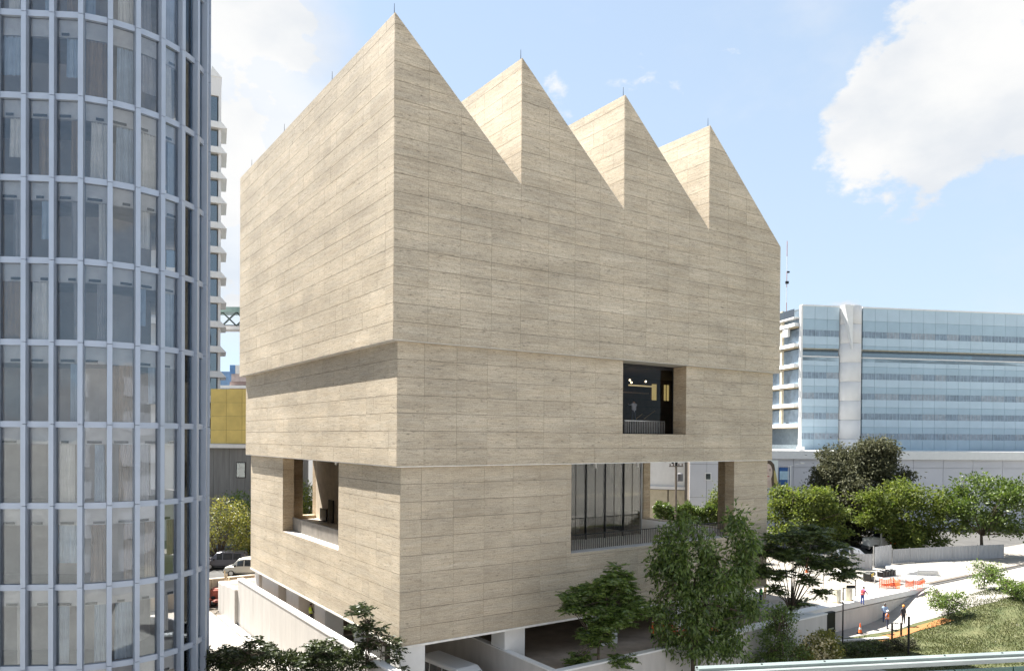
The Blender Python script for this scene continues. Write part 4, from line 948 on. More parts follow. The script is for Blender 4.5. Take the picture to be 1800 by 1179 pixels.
tree('street_tree', 'bright green round tree over the orange truck by the right kerb', 'tree', foot(1590, 93, PZ-.06), P(1590, 940, 93),
     BL([(1580, 870, 0, 3.0, 3.0, 1.7, 1.), (1545, 895, 0, 2.2, 2.2, 1.4, .8), (1620, 880, 0, 3.2, 3.2, 2.2, 1.2), (1590, 905, 0, 3.4, 3.4, 1.8, 1.), (1535, 915, 0, 1.4, 1.4, .8, .4), (1640, 920, 0, 2.6, 2.6, 2.0, .9), (1600, 940, 0, 2.6, 2.6, 1.4, .9), (1572, 925, -.6, 1.5, 1.5, 1.2, .5), (1630, 955, -.5, 2.4, 2.4, 1.2, .7), (1590, 955, -1., 1.6, 1.6, .9, .4)], 93), LM['lime'], lump=3, clumps=58, leaves=22, L=.42, W=.21, spread=.38, r0=.25, ntips=18)
tree('street_tree', 'mid green tree beyond the hoarding, farthest to the right', 'tree', foot(1725, 92, PZ-.06), P(1725, 940, 92),
     BL([(1720, 860, 0, 3.4, 3.4, 2.2, 1.1), (1765, 880, 0, 3.2, 3.2, 2.2, 1.1), (1690, 890, 0, 2.4, 2.4, 2.0, .8), (1730, 915, 0, 4.0, 4.0, 1.8, 1.2), (1785, 920, 0, 2.4, 2.4, 1.8, .7)], 92), LM['olive'], lump=3, clumps=58, leaves=22, L=.42, W=.21, spread=.38, r0=.25, ntips=16)
# trees on the left behind the yard
tree('yard_tree', 'pale green tree with several stems above the parked silver van', 'tree', foot(375, 82, 2.26), P(385, 985, 82),
     BL([(395, 895, 0, 2.0, 2.0, 1.2, 1.), (420, 910, 0, 1.9, 1.9, 1.5, 1.), (380, 925, 0, 1.9, 1.9, 1.5, 1.), (410, 945, 0, 2.1, 2.1, 1.4, 1.), (435, 955, 0, 1.3, 1.3, 1.1, .5), (360, 950, 0, 1.5, 1.5, 1.3, .6)], 82), LM['yellowish'], clumps=80, leaves=12, L=.24, W=.12, spread=.32, r0=.2, ntips=20)
tree('backyard_tree', 'dark green tree behind the pale one, against the grey concrete storey', 'tree', foot(432, 90, 2.26), P(432, 980, 90),
     BL([(430, 885, 0, 2.6, 2.6, 1.8, 1.), (450, 910, 0, 2.4, 2.4, 2.2, 1.), (415, 920, 0, 2.0, 2.0, 1.8, .6), (440, 950, 0, 2.6, 2.6, 1.6, .8)], 90), LM['deep'], clumps=100, leaves=12, L=.30, W=.15, spread=.36, r0=.2)
tree('slot_tree', 'bright green tree seen through the narrow slot in the west bay', 'tree', foot(536, 84, PZ), P(536, 940, 84),
     BL([(530, 870, 0, 2.2, 2.2, 1.8, 1.), (545, 900, 0, 2.2, 2.2, 2.0, 1.), (528, 915, 0, 1.8, 1.8, 1.4, .7)], 84), LM['lime'], clumps=120, leaves=12, L=.28, W=.14, spread=.34, r0=.2)
tree('terrace_view_tree', 'yellow-green tree seen through the open terrace beside its corner pier', 'tree', foot(1272, 88, PZ), P(1272, 930, 88),
     BL([(1270, 872, 0, 1.3, 1.3, 1.2, 1.), (1262, 895, 0, 1.4, 1.4, 1.2, 1.), (1278, 905, 0, 1.4, 1.4, 1.2, .8)], 88), LM['lime'], clumps=110, leaves=12, L=.26, W=.14, spread=.3, r0=.15)
a_, b_ = foot(1150, 90, 0), foot(1262, 88, 0)
hedge('planted_bank', 'low green planting seen over the terrace floor through the open side', a_, b_, 2.2, 6.0, 14000, LM['olive'], .3, .16, PZ)
# bushes at the bottom right
tree('garden_shrub', 'dark narrow shrub against the low front wall, under the layered tree', 'shrub', foot(1372, 51), P(1372, 1140, 51),
     BL([(1372, 1085, 0, .9, .9, 1.0, .9), (1365, 1120, 0, 1.1, 1.1, .9, 1.), (1385, 1150, 0, 1.4, 1.4, .9, 1.), (1345, 1160, 0, 1.2, 1.2, .8, .8)], 51), LM['deep'], clumps=110, leaves=16, L=.17, W=.09, spread=.2, r0=.06, droop=.4)
V0, _ = foliage(BL([(1440, 1135, -.4, 1.0, 1.0, .9, 1.), (1415, 1150, -.4, .8, .8, .7, 1.), (1455, 1155, -.4, .7, .7, .6, 1.)], 51.5), 60, 5, .2, .15, .14)
t = tree('flowering_shrub', 'shrub dotted with cream flowers beside the dark gate leaf', 'shrub', foot(1440, 51.5), P(1438, 1165, 51.5),
     BL([(1440, 1130, 0, 1.0, 1.0, .9, 1.), (1415, 1150, 0, .9, .9, .8, .9), (1458, 1155, 0, .8, .8, .7, .8), (1432, 1170, 0, 1.4, 1.4, .6, 1.)], 51.5), LM['yellowish'], lump=2, clumps=100, leaves=14, L=.2, W=.1, spread=.17, r0=.05)
tag(link('flowers', np_mesh('flowers', V0-np.array(t.location), LM['bloom']), t), kind='stuff')
for i, (px, d_, r_) in enumerate(((1484, 57.3, .48), (1503, 57.5, .55), (1522, 57.8, .5), (1540, 58.2, .58), (1557, 58.4, .52), (1576, 58.8, .62), (1600, 59.2, .55))):
    f = foot(px, d_); lab = ['round dark shrub at the foot of the lamp post on the lawn', 'second dark shrub from the lamp post in the lawn bed', 'third dark shrub from the lamp post in the lawn bed', 'largest dark shrub in the middle of the lawn bed', 'dark shrub left of the first black bollard', 'wide dark shrub between the black bollards', 'dark shrub at the right end of the lawn bed'][i]
    tree('bedding_shrub', lab, 'shrub', f, f+Vector((0, 0, .3)), [(f.x, f.y, r_*.75, r_*1.15, r_*1.15, r_*.75, 1.)], LM['dusty'] if i > 3 else LM['dark'], clumps=90, leaves=10, L=.13, W=.07, spread=.13, r0=.03, ntips=6, group='dark shrubs bordering the lawn')
# grass blades over the lawn: nobody could count them
n = 60000; u = rng.uniform(34.5, 72, n); v = rng.uniform(-17, -5.2, n); v = np.where((u < 42) & (rng.uniform(0, 1, n) < .4), v*.35-1.6, v); keep = (np.sin(u*1.3+np.sin(v*.9)*2)+np.sin(v*1.7+u*.4)+rng.normal(size=n)*.7) > -1.1; u = u[keep]; v = v[keep]; n = len(u); c = np.stack([u, v, np.array([rise(a)+.03 for a in u])], 1); d = unit(rng.normal(size=(n, 3))*.5+np.array([0, 0, 1.]))
o = link('grass', np_mesh('grass', leaf_quads(c, d, rng.uniform(.10, .2, n), np.full(n, .05)), leafmat('grass_blade', (.04, .055, .016), (.095, .10, .038)))); tag(o, 'short grass of the small lawn behind the near parapet', 'grass', kind='stuff')

for i, (px, d_, h_) in enumerate(((1668, 66, 2.2), (1730, 72, 2.6), (1785, 67, 1.8))):
    f = foot(px, d_); f.z = rise(f.x); tree('park_shrub', ['rounded green shrub on the rising grass, nearest the workers', 'tallest green shrub on the rising grass at the right', 'low green shrub on the grass at the right edge'][i], 'shrub', f, f+Vector((0, 0, .6)), [(f.x, f.y, f.z+h_*.55, h_*.6, h_*.6, h_*.5, 1.)], LM['deep'], lump=3, clumps=60, leaves=22, L=.2, W=.1, spread=.2, r0=.05, group='green shrubs on the rising grass')
# ------------------------------------------------------------------ vehicles
CARG = pm('car_window', (.02, .025, .03), .06, spec=.8, var=.1); TYRE = pm('tyre_rubber', (.02, .02, .02), .8); RIM = pm('wheel_rim', (.45, .45, .46), .3, .8)
LAMP = pm('headlamp', (.75, .75, .72), .1); RED = pm('tail_lamp', (.45, .02, .015), .25)
def paint(name, c): return pm(name, c, .28, .15, var=.03, scale=.8, spec=.6)
def vehicle(name, label, cat, loc, rz, st, W, mat, wheels, wins, shields, rw=.33, group=None):
    """st: stations (x, z bottom, z belt, z top, roof half width); body is one lofted shell, x forward"""
    t = thing(name, label, cat, loc, rz, group); q = MB(); hw = W/2; rings = []
    for x, zb, zs, zt, wr in st:
        half = [(hw*.86, zb), (hw*.99, zb+.16), (hw, (zb+zs)/2), (hw*.97, zs), (wr, zt-.07), (wr*.86, zt)]
        rings.append([(x, y, z) for y, z in half]+[(x, -y, z) for y, z in half[::-1]])
    n = len(rings[0]); vs_ = [p for r_ in rings for p in r_]; fs = []
    for i in range(len(rings)-1):
        for k in range(n): fs.append((i*n+k, i*n+(k+1) % n, (i+1)*n+(k+1) % n, (i+1)*n+k))
    fs += [tuple(range(n-1, -1, -1)), tuple(range((len(rings)-1)*n, len(rings)*n))]
    q.add(vs_, fs); q.build('body', mat, t)
    def at(x):
        for a, b_ in zip(st, st[1:]):
            if a[0] <= x <= b_[0]: f = (x-a[0])/max(1e-6, b_[0]-a[0]); return [a[i]+(b_[i]-a[i])*f for i in range(5)]
        return list(st[-1])
    for x0, x1 in wins:
        for sg in (-1, 1):
            pts = []
            for x, f in ((x0, .08), (x1, .08), (x1, .86), (x0, .86)):
                s_ = at(x); y = hw*.97+(s_[4]-hw*.97)*f; z = s_[2]+(s_[3]-.07-s_[2])*f; pts.append((x, sg*(y+.012), z))
            q = MB(); q.add(pts, [(0, 1, 2, 3)] if sg < 0 else [(3, 2, 1, 0)]); q.add([(p[0], p[1]-sg*.03, p[2]) for p in pts], [(3, 2, 1, 0)] if sg < 0 else [(0, 1, 2, 3)]); q.build('side_window', CARG, t)
    for (xa, xb, nm) in shields:        # windscreen / rear screen between two stations
        A_, B_ = at(xa), at(xb); up = Vector((.015 if xb < xa else -.015, 0, .015))
        if nm == 'windscreen': up = Vector((.02, 0, .02))
        else: up = Vector((-.02, 0, .02))
        lo, hi = (A_, B_) if A_[3] < B_[3] else (B_, A_); xl, xh = (xa, xb) if A_[3] < B_[3] else (xb, xa)
        pts = [Vector((xl, -hw*.86, lo[3]))+up, Vector((xl, hw*.86, lo[3]))+up, Vector((xh, hi[4]*.84, hi[3]-.03))+up, Vector((xh, -hi[4]*.84, hi[3]-.03))+up]
        q = MB(); q.add(pts, [(0, 1, 2, 3)]); q.build(nm, CARG, t)
    for x in wheels:
        for sg in (-1, 1):
            q = MB(); q.lathe((x, sg*(hw-.10), rw), [(rw*.75, -.11), (rw, -.09), (rw, .09), (rw*.75, .11)], 16, axis='y'); w_ = q.build('wheel', TYRE, t)
            q = MB(); q.lathe((x, sg*(hw-.10), rw), [(rw*.62, sg*.085 if sg > 0 else -.118), (rw*.62, .118 if sg > 0 else -.085)], 12, axis='y'); q.build('rim', RIM, w_)
    xf, xr = st[-1][0], st[0][0]
    for sg in (-1, 1):
        q = MB(); q.bev(xf-.10, sg*hw*.68-.16, st[-1][2]-.22, xf+.02, sg*hw*.68+.16, st[-1][2]-.05, .02); q.build('headlight', LAMP, t)
        q = MB(); q.box(xr-.02, sg*hw*.82-.08, st[0][2]-.35, xr+.06, sg*hw*.82+.08, st[0][2]+.05); q.build('tail_light', RED, t)
        q = MB(); q.bev(at(.5*(xr+xf))[0]+.9, sg*(hw+.10)-.09, at(.5*(xr+xf)+.9)[2]+.02, at(.5*(xr+xf))[0]+1.05, sg*(hw+.10)+.09, at(.5*(xr+xf)+.9)[2]+.2, .02); q.build('mirror', M['dmetal'], t)
    q = MB(); q.box(xf-.12, -hw*.9, st[-1][1], xf+.06, hw*.9, st[-1][1]+.22); q.build('bumper', M['dmetal'], t)
    return t
minivan = lambda s=1: [(-2.15*s, .38, 1.0, 1.55*s, .66), (-1.95*s, .30, 1.0, 1.80*s, .68), (.1*s, .28, 1.0, 1.86*s, .70), (.75*s, .28, 1.0, 1.76*s, .68), (1.45*s, .28, .98, 1.10, .78), (2.1*s, .32, .86, .92, .76), (2.25*s, .36, .66, .74, .66)]
hatch = [(-1.9, .36, .85, 1.0, .66), (-1.75, .30, .90, 1.36, .58), (-.9, .26, .90, 1.52, .60), (.1, .26, .90, 1.48, .60), (.85, .26, .90, .98, .70), (1.7, .30, .76, .82, .70), (1.9, .34, .62, .68, .62)]
smallvan = [(-2.1, .36, 1.05, 1.70, .66), (-2.0, .30, 1.05, 1.85, .66), (.0, .28, 1.05, 1.88, .68), (.55, .28, 1.05, 1.72, .66), (1.25, .28, 1.0, 1.10, .74), (1.85, .32, .84, .90, .72), (2.0, .36, .66, .72, .64)]
ambulance = [(-2.9, .4, 1.35, 2.45, .84), (-2.75, .32, 1.35, 2.62, .86), (1.2, .32, 1.35, 2.62, .86), (1.7, .32, 1.32, 2.40, .80), (2.35, .32, 1.28, 1.40, .86), (2.85, .36, 1.0, 1.08, .82), (2.95, .4, .8, .86, .76)]
ST = PZ-.06
# left: cars in the street behind the yard, side on to the viewpoint, nose left
p = ground_at(428, 1012, ST); vehicle('silver_minivan', 'silver minivan parked at the yard wall, half hidden by the museum corner', 'minivan', (p.x+.55, p.y+.3, ST), -YAW+math.pi, minivan(1.0), 1.75, paint('silver_paint', (.46, .45, .41)), (-1.35, 1.45), ((-1.8, -.95), (-.85, .1), (.2, .85)), ((1.4, .75, 'windscreen'), (-2.1, -1.95, 'rear_window')), .34)
p = ground_at(405, 1003, ST); vehicle('dark_estate_car', 'dark car with pale roof parked behind the silver minivan', 'car', (p.x, p.y+2.0, ST), -YAW+math.pi+.15, minivan(1.02), 1.75, paint('charcoal_paint', (.10, .10, .12)), (-1.35, 1.45), ((-1.7, -.95), (-.85, .1), (.2, .75)), ((1.4, .75, 'windscreen'), (-2.1, -1.95, 'rear_window')), .34)
p = ground_at(362, 1003, ST); vehicle('red_hatchback', 'dull red car behind the stems of the pale green tree', 'car', (p.x-1.2, p.y+1.5, ST), -YAW+math.pi, hatch, 1.65, paint('dull_red_paint', (.26, .07, .05)), (-1.2, 1.25), ((-1.5, -.7), (-.6, .3)), ((.85, .1, 'windscreen'), (-1.75, -.9, 'rear_window')), .3)
p = Vector((4.5, .4, 0)); vehicle('white_van', 'white van parked nose-in on the driveway under the museum corner', 'van', (4.6, 1.7, .02), R(-90)+.12, ambulance, 1.95, paint('van_white', (.62, .63, .64)), (-1.9, 2.0), ((-2.6, -1.5), (-1.4, -.2), (-.1, 1.0), (1.15, 1.6)), ((2.35, 1.7, 'windscreen'), (-2.9, -2.75, 'rear_window')), .36)
# right: traffic beyond the hoarding
p = ground_at(1517, 998, ST); vehicle('white_panel_van', 'small white van standing behind the grey hoarding', 'van', (p.x+2.2, p.y+2.6, ST), -YAW, smallvan, 1.7, paint('panel_van_white', (.75, .75, .75)), (-1.25, 1.3), ((-1.85, -.75), (-.6, .45)), ((1.25, .55, 'windscreen'), (-2.1, -2.0, 'rear_window')), .32)
p = ground_at(1588, 972, ST); vehicle('beige_hatchback', 'beige car under the bright green tree beside the orange truck', 'car', (p.x, p.y, ST), -YAW+math.pi, hatch, 1.65, paint('beige_paint', (.48, .44, .36)), (-1.2, 1.25), ((-1.5, -.7), (-.6, .3)), ((.85, .1, 'windscreen'), (-1.75, -.9, 'rear_window')), .3)
p = ground_at(1428, 985, ST); vehicle('grey_saloon', 'pale grey car glimpsed under the bright street tree by the museum corner', 'car', (p.x, p.y+1, ST), -YAW, hatch, 1.65, paint('grey_paint', (.50, .51, .52)), (-1.2, 1.25), ((-1.5, -.7), (-.6, .3)), ((.85, .1, 'windscreen'), (-1.75, -.9, 'rear_window')), .3)
def truck():
    p = ground_at(1550, 970, ST); t = thing('orange_truck', 'white cabbed truck with an orange body beyond the hoarding', 'truck', (p.x+.6, p.y, ST), -YAW+math.pi)
    q = MB(); q.bev(-.2, -1.1, .9, 1.0, 1.1, 3.1, .12); q.bev(1.0, -1.0, .8, 2.4, 1.0, 1.75, .12); q.build('cab', M['white'], t)
    q = MB(); q.box(.2, -1.12, 1.9, .85, -1.095, 2.75); q.build('side_window', CARG, t); q = MB(); q.box(.2, 1.095, 1.9, .85, 1.12, 2.75); q.build('side_window', CARG, t); q = MB(); q.box(.995, -.9, 1.85, 1.02, .9, 2.8); q.build('windscreen', CARG, t)
    q = MB(); q.bev(-4.6, -1.2, 1.1, -.35, 1.2, 3.3, .08); q.build('cargo_body', pm('truck_orange', (.62, .18, .02), .5), t)
    for x in (1.55, -1.9, -3.9):
        for sg in (-1, 1):
            q = MB(); q.lathe((x, sg*.95, .52), [(.38, -.15), (.52, -.13), (.52, .13), (.38, .15)], 18, axis='y'); w_ = q.build('wheel', TYRE, t); q = MB(); q.lathe((x, sg*.95, .52), [(.28, -.16), (.28, .16)], 12, axis='y'); q.build('rim', pm('cream_rim', (.55, .5, .38)), w_)
    for sg in (-1, 1): q = MB(); q.box(2.38, sg*.7-.14, 1.1, 2.43, sg*.7+.14, 1.32); q.build('headlight', LAMP, t)
    q = MB(); q.box(2.35, -1.05, .45, 2.5, 1.05, .75); q.build('bumper', M['steel'], t)
truck()

# ------------------------------------------------------------------ people
SKIN = pm('skin', (.36, .21, .14), .6)
def person(label, loc, rz, H=1.62, top=(.5, .5, .5), legs=(.05, .06, .09), hat=None, vest=None, pose='stand', group=None, lean=0., hair=True):
    t = thing('person', label, 'person', loc, rz, group); k = H/1.75
    J = [(0, 0, .95), (0, .02, 1.2), (0, .03+lean*.5, 1.44), (0, .02+lean*.6, 1.53), (0, .0+lean*.7, 1.62), (0, 0+lean*.75, 1.70)]
    rad = [.155, .15, .155, .058, .095, .075]; E = [(0, 1), (1, 2), (2, 3), (3, 4), (4, 5)]
    def chain(root, pts, rs):
        pr = root
        for p, r_ in zip(pts, rs): J.append(p); rad.append(r_); E.append((pr, len(J)-1)); pr = len(J)-1
        return pr
    for sg in (-1, 1):
        st = .10 if pose != 'walk' else .08; fw = (.16*sg if pose == 'walk' else .0)
        chain(0, [(sg*.10, 0, .86), (sg*.115, .0+fw*-.7, .48), (sg*(st+.03), .03-fw*1.4, .09), (sg*(st+.04), -.10-fw*1.4, .04)], [.10, .07, .05, .042])
        sh = (sg*.2, .03+lean*.5, 1.40)
        if pose == 'hips': arm = [(sg*.38, .10, 1.16), (sg*.22, -.04, .98), (sg*.17, -.08, .95)]
        elif pose == 'reach': arm = [(sg*.26, -.16, 1.36), (sg*.2, -.38, 1.44), (sg*.2, -.46, 1.46)]
        elif pose == 'work': arm = [(sg*.28, -.02+lean, 1.14), (sg*.2, -.24+lean, 1.02), (sg*.18, -.30+lean, 1.0)]
        else: arm = [(sg*.27, .05, 1.13), (sg*.27, -.03, .88), (sg*.27, -.06, .80)]
        chain(2, [sh]+arm, [.068, .048, .038, .042])
    me = bpy.data.meshes.new('body'); me.from_pydata([(x*k, y*k, z*k) for x, y, z in J], E, []); o = link('body', me, t)
    md = o.modifiers.new('skin', 'SKIN'); md.use_smooth_shade = True; o.modifiers.new('sub', 'SUBSURF').levels = 1; o.modifiers['sub'].render_levels = 1
    if not me.skin_vertices: 
        me.attributes  # made by the modifier
    bpy.context.view_layer.update()
    if me.skin_vertices:
        sv = me.skin_vertices[0].data
        for i, r_ in enumerate(rad): sv[i].radius = (r_*k*(1.18 if i < 3 else 1), r_*k*(.78 if i < 3 else 1))
        sv[0].use_root = True
    # clothes by height on the one body: trousers, shirt, skin
    dg = bpy.context.evaluated_depsgraph_get(); ev = bpy.data.meshes.new_from_object(o.evaluated_get(dg))
    o.modifiers.clear(); o.data = ev; ev.name = 'body'
    ev.materials.clear()
    for m_ in (pm('shirt', top, .85), pm('trousers', legs, .85), SKIN, TYRE): ev.materials.append(m_)
    mi = []
    for pgn in ev.polygons:
        c = pgn.center/k
        mi.append(3 if c.z < .10 else 1 if c.z < .98 and abs(c.x) < .2 else 2 if c.z > 1.50 or (abs(c.x) > .2 and c.z < 1.0) or (pose == 'reach' and c.y < -.30) or (pose == 'work' and c.y < -.2+lean) else 0)
    ev.polygons.foreach_set('material_index', mi); ev.polygons.foreach_set('use_smooth', [True]*len(mi))
    hc = Vector((0, lean*.72, 1.66))*k
    q = MB()
    for sx in (-.035, .035): q.ico(hc+Vector((sx, -.088, .0))*k, .012*k, .010*k, .010*k, n=6, m=4)
    q.build('eyes', M['dmetal'], t); q = MB(); q.ico(hc+Vector((0, -.10, -.03))*k, .014*k, .022*k, .024*k, n=6, m=4); q.build('nose', SKIN, t)
    if hat: 
        q = MB(); q.lathe(hc+Vector((0, 0, .015))*k, [(.135*k, 0), (.135*k, .012), (.112*k, .02), (.105*k, .075), (.07*k, .115), (.01, .128)], 14); q.build('hard_hat', pm('hat_shell', hat, .35), t)
    else:
        q = MB(); q.ico(hc+Vector((0, .02, .02))*k, .095*k, .105*k, .09*k); q.build('hair', pm('dark_hair', (.02, .015, .012), .8), t)
    if vest:
        q = MB(); v = .02
        pr = [(.205, .155, .98), (.21, .16, 1.2), (.235, .155, 1.38), (.13, .12, 1.48)]; vv = []; ff = []; n = 14
        for rx, ry, z in pr:
            for i in range(n): a = 2*math.pi*i/n; vv.append((rx*k*math.cos(a), (ry*math.sin(a)+.02+lean*max(0, z-.95))*k, z*k))
        for i in range(3):
            for j in range(n): ff.append((i*n+j, i*n+(j+1) % n, (i+1)*n+(j+1) % n, (i+1)*n+j))
        q.add(vv, ff); vo = q.build('safety_vest', pm('vest_fabric', vest, .7), t, True)
        q = MB(); vv = [(x*1.03, (y-.02*k)*1.03+.02*k, z) for x, y, z in [(.208*k*math.cos(2*math.pi*i/n), (.158*math.sin(2*math.pi*i/n)+.02)*k, zz*k) for zz in (1.08, 1.14) for i in range(n)]]
        q.add(vv, [(j, (j+1) % n, n+(j+1) % n, n+j) for j in range(n)]); q.build('vest_band', pm('vest_silver', (.7, .7, .66), .3), vo)
    return t
g0 = 'site workers'
p = ground_at(1560, 1105, .08); person('worker in an orange vest and white hard hat, hands on hips at the red bed', p, R(20), 1.62, (.10, .12, .2), (.06, .07, .12), (.8, .8, .78), (.9, .22, .03), 'hips')
p = ground_at(1577, 1104, .1); person('worker in a pale blue shirt carrying dark bags between the two others', p+Vector((.9, 1.6, .1)), R(-60), 1.66, (.30, .42, .62), (.05, .06, .14), (.06, .06, .06), None, 'work')
p = ground_at(1588, 1098, .3); person('worker in dark clothes and an orange hard hat, rightmost of the three', p+Vector((0, 0, .1)), R(-20), 1.64, (.05, .05, .06), (.03, .03, .04), (.75, .28, .04), None, 'stand')
p = ground_at(1337, 1062, PZ); person('worker in a green vest beside the right-hand pier of the museum', p, R(200), 1.6, (.07, .08, .09), (.03, .03, .05), (.05, .05, .06), (.08, .42, .10), 'work')
person('worker in a lime vest behind the white wall, under the west side', (.75, 16.7, PZ), R(100), 1.62, (.08, .08, .09), (.04, .04, .06), None, (.55, .75, .06), 'work')
person('person in a white shirt standing at the dark gallery window', (21.7, 4.0, 17.62), R(170), 1.9, (.42, .45, .52), (.06, .06, .08), None, None, 'reach')
p = ground_at(1516, 1062, PZ); person('worker in a red vest stooping on the plaza edge behind the thin post', p, R(80), 1.55, (.35, .10, .3), (.10, .14, .4), None, (.65, .05, .04), 'work', lean=-.25)

# ------------------------------------------------------------------ street furniture
def lamp_post(name, label, base, h, arm, rz, mat, head=(.5, .2, .1)):
    t = thing(name, label, 'street lamp', base, rz); q = MB(); q.tube([(0, 0, 0), (0, 0, h*.5), (0, 0, h)], [.07, .055, .045], 8); q.build('pole', mat, t)
    if arm: 
        q = MB(); n = 6; q.tube([(arm*math.sin(math.pi/2*i/n), 0, h-.02+.55*math.sin(math.pi/2*i/n)*arm/2) for i in range(n+1)], .035, 6); q.build('arm', mat, t)
        z = h-.02+.55*arm/2; x = arm
    else: z = h; x = 0
    q = MB(); q.bev(x-.08, -head[1]/2, z-.05, x+head[0], head[1]/2, z+head[2], .03); hd = q.build('lamp_head', mat, t); q = MB(); q.box(x, -head[1]*.4, z-.07, x+head[0]*.8, head[1]*.4, z-.052); q.build('lens', LAMP, hd); q = MB(); q.lathe((0, 0, 0), [(.16, 0), (.16, .04), (.08, .06)], 10); q.build('base_plate', mat, t)
    return t
b = ground_at(1481, 1148, 0); h_ = (survey(1481, 1033, (b-EYE).dot(W2))).z
lamp_post('lamp_post', 'slim black lamp post with a short head on the lawn, nearest the gate', b, h_, .35, -YAW, M['dmetal'], (.55, .22, .14))
b = ground_at(1503, 1090, .05); t = thing('marker_pole', 'thin dark pole standing close to the plaza edge wall', 'pole', b); q = MB(); q.tube([(0, 0, 0), (0, 0, 3.6)], .04, 6); q.build('pole', M['dmetal'], t); q = MB(); q.lathe((0, 0, 3.6), [(.07, 0), (.07, .1), (.02, .14)], 8); q.build('cap', M['dmetal'], t)
p = foot(1553, 102, ST); t = lamp_post('street_lamp', 'white street lamp arching left in front of the dark dusty tree', p, 11.0, 2.4, -YAW+math.pi, M['pale'], (.7, .25, .12))
p = foot(1384, 98, ST); t = lamp_post('street_lamp', 'curved street lamp over the bright tree in front of the billboard', p, 10.8, 1.6, -YAW, M['pale'], (.5, .25, .12))
bm = pm('black_bollard_paint', (.02, .02, .022), .4)
for i, (px, py, hh) in enumerate(((1568, 1124, 1.35), (1584, 1118, 1.1), (1597, 1150, 2.9))):
    b = ground_at(px, py, 0); lab = ['black square post left of the red gravel bed', 'slim black post behind the red gravel bed, middle of three', 'tallest black post in front, at the right of the lawn'][i]
    t = thing('bollard', lab, 'post', b, .3, 'black posts round the lawn'); q = MB(); q.bev(-.07, -.07, 0, .07, .07, hh, .015); q.build('post', bm, t); q = MB(); q.box(-.085, -.085, hh, .085, .085, hh+.04); q.build('cap', bm, t)
def utility_pole():
    p = foot(1187, 88, ST); t = thing('utility_pole', 'dark electricity pole with cross-arms and transformer, seen through the terrace', 'utility pole', p, -YAW+.3)
    q = MB(); q.tube([(0, 0, 0), (0, 0, 14.2)], [.17, .12], 8); q.build('pole', M['joint'], t)
    for z, w_ in ((13.4, 1.6), (11.0, .9)): 
        q = MB(); q.box(-w_, -.06, z, w_, .06, z+.13); a = q.build('cross_arm', M['joint'], t)
        for x in (-w_+.1, -w_*.4, w_*.4, w_-.1): q = MB(); q.lathe((x, 0, z+.13), [(.04, 0), (.07, .08), (.07, .18), (.03, .26)], 8); q.build('insulator', pm('brown_porcelain', (.06, .03, .02), .2), a)
    q = MB(); q.lathe((.55, 0, 9.3), [(.32, 0), (.34, .05), (.34, .85), (.2, .98)], 12); q.build('transformer', pm('transformer_grey', (.12, .12, .13)), t)
utility_pole()
# ------------------------------------------------------------------ site hoarding and clutter on the plaza
hp = pm('corrugated_grey', (.36, .36, .37), .6, .2, stretch=(6, 6, .4), scale=1.2)
HB = [(1495, 1001, 1.75), (1534, 1001, 1.75), (1537, 998, 2.35), (1567, 993, 2.35), (1569, 990, 1.65), (1600, 988, 1.65), (1635, 986, 1.65), (1675, 984, 1.65), (1720, 982, 1.65), (1765, 980, 1.65)]
root = thing('site_hoarding', 'grey corrugated hoarding fencing the plaza off from the street', 'hoarding', ground_at(1530, 1000, PZ))
pairs = [(0, 1), (2, 3), (4, 5), (5, 6), (6, 7), (7, 8), (8, 9)]
for a, c in pairs:
    A_, B_ = ground_at(HB[a][0], HB[a][1], PZ), ground_at(HB[c][0], HB[c][1], PZ); h_ = HB[a][2]; d = (B_-A_); n = 14; nn = Vector((-d.y, d.x, 0)).normalized()
    q = MB(); vs_ = []; 
    for i in range(n+1):
        o_ = A_+d*(.005+.99*i/n)+nn*(.05 if i % 2 else 0)-root.location
        vs_ += [o_, o_+Vector((0, 0, h_))]
    q.add(vs_, [(2*i, 2*i+2, 2*i+3, 2*i+1) for i in range(n)]); vs2 = [v+nn*.02 for v in vs_]; q.add(vs2, [(2*i+1, 2*i+3, 2*i+2, 2*i) for i in range(n)]); q.build('hoarding_panel', hp, root)
    q = MB(); q.beam(A_+nn*.12-root.location, A_+nn*.12+Vector((0, 0, h_+.1))-root.location, .08); q.build('post', M['steel'], root)
ORG = pm('orange_net', (.80, .14, .03), .7)
def net(name, label, pts, h):
    root = thing(name, label, 'safety net', pts[0])
    for a, c in zip(pts, pts[1:]):
        a, c = Vector(a)-root.location, Vector(c)-root.location; d = c-a; L = d.length; q = MB(); n = max(6, int(L/.22))
        for i in range(n+1):
            b0 = a+d*(i/n); sag = .16*math.sin(math.pi*i/n); q.beam(b0+Vector((0, 0, .12)), b0+Vector((0, 0, h-sag)), .035)
        for z in np.linspace(.12, h, 7):
            for i in range(n):
                s0, s1 = .16*math.sin(math.pi*i/n)*z/h, .16*math.sin(math.pi*(i+1)/n)*z/h; q.beam(a+d*(i/n)+Vector((0, 0, z-s0)), a+d*((i+1)/n)+Vector((0, 0, z-s1)), .05)
        q.build('net_mesh', ORG, root); q = MB(); q.tube([a, a+Vector((0, 0, h+.1))], .03, 6); q.build('net_post', pm('red_post', (.35, .05, .03)), root)
G = lambda px, py, z=PZ: ground_at(px, py, z)
net('safety_net', 'sagging orange safety net in front of the tool table on the plaza', [G(1546, 1034), G(1570, 1033), G(1582, 1036)], .95)
net('safety_net', 'crumpled orange net lying at the right end of the plaza', [G(1592, 1036), G(1606, 1036), G(1625, 1034)], .9)
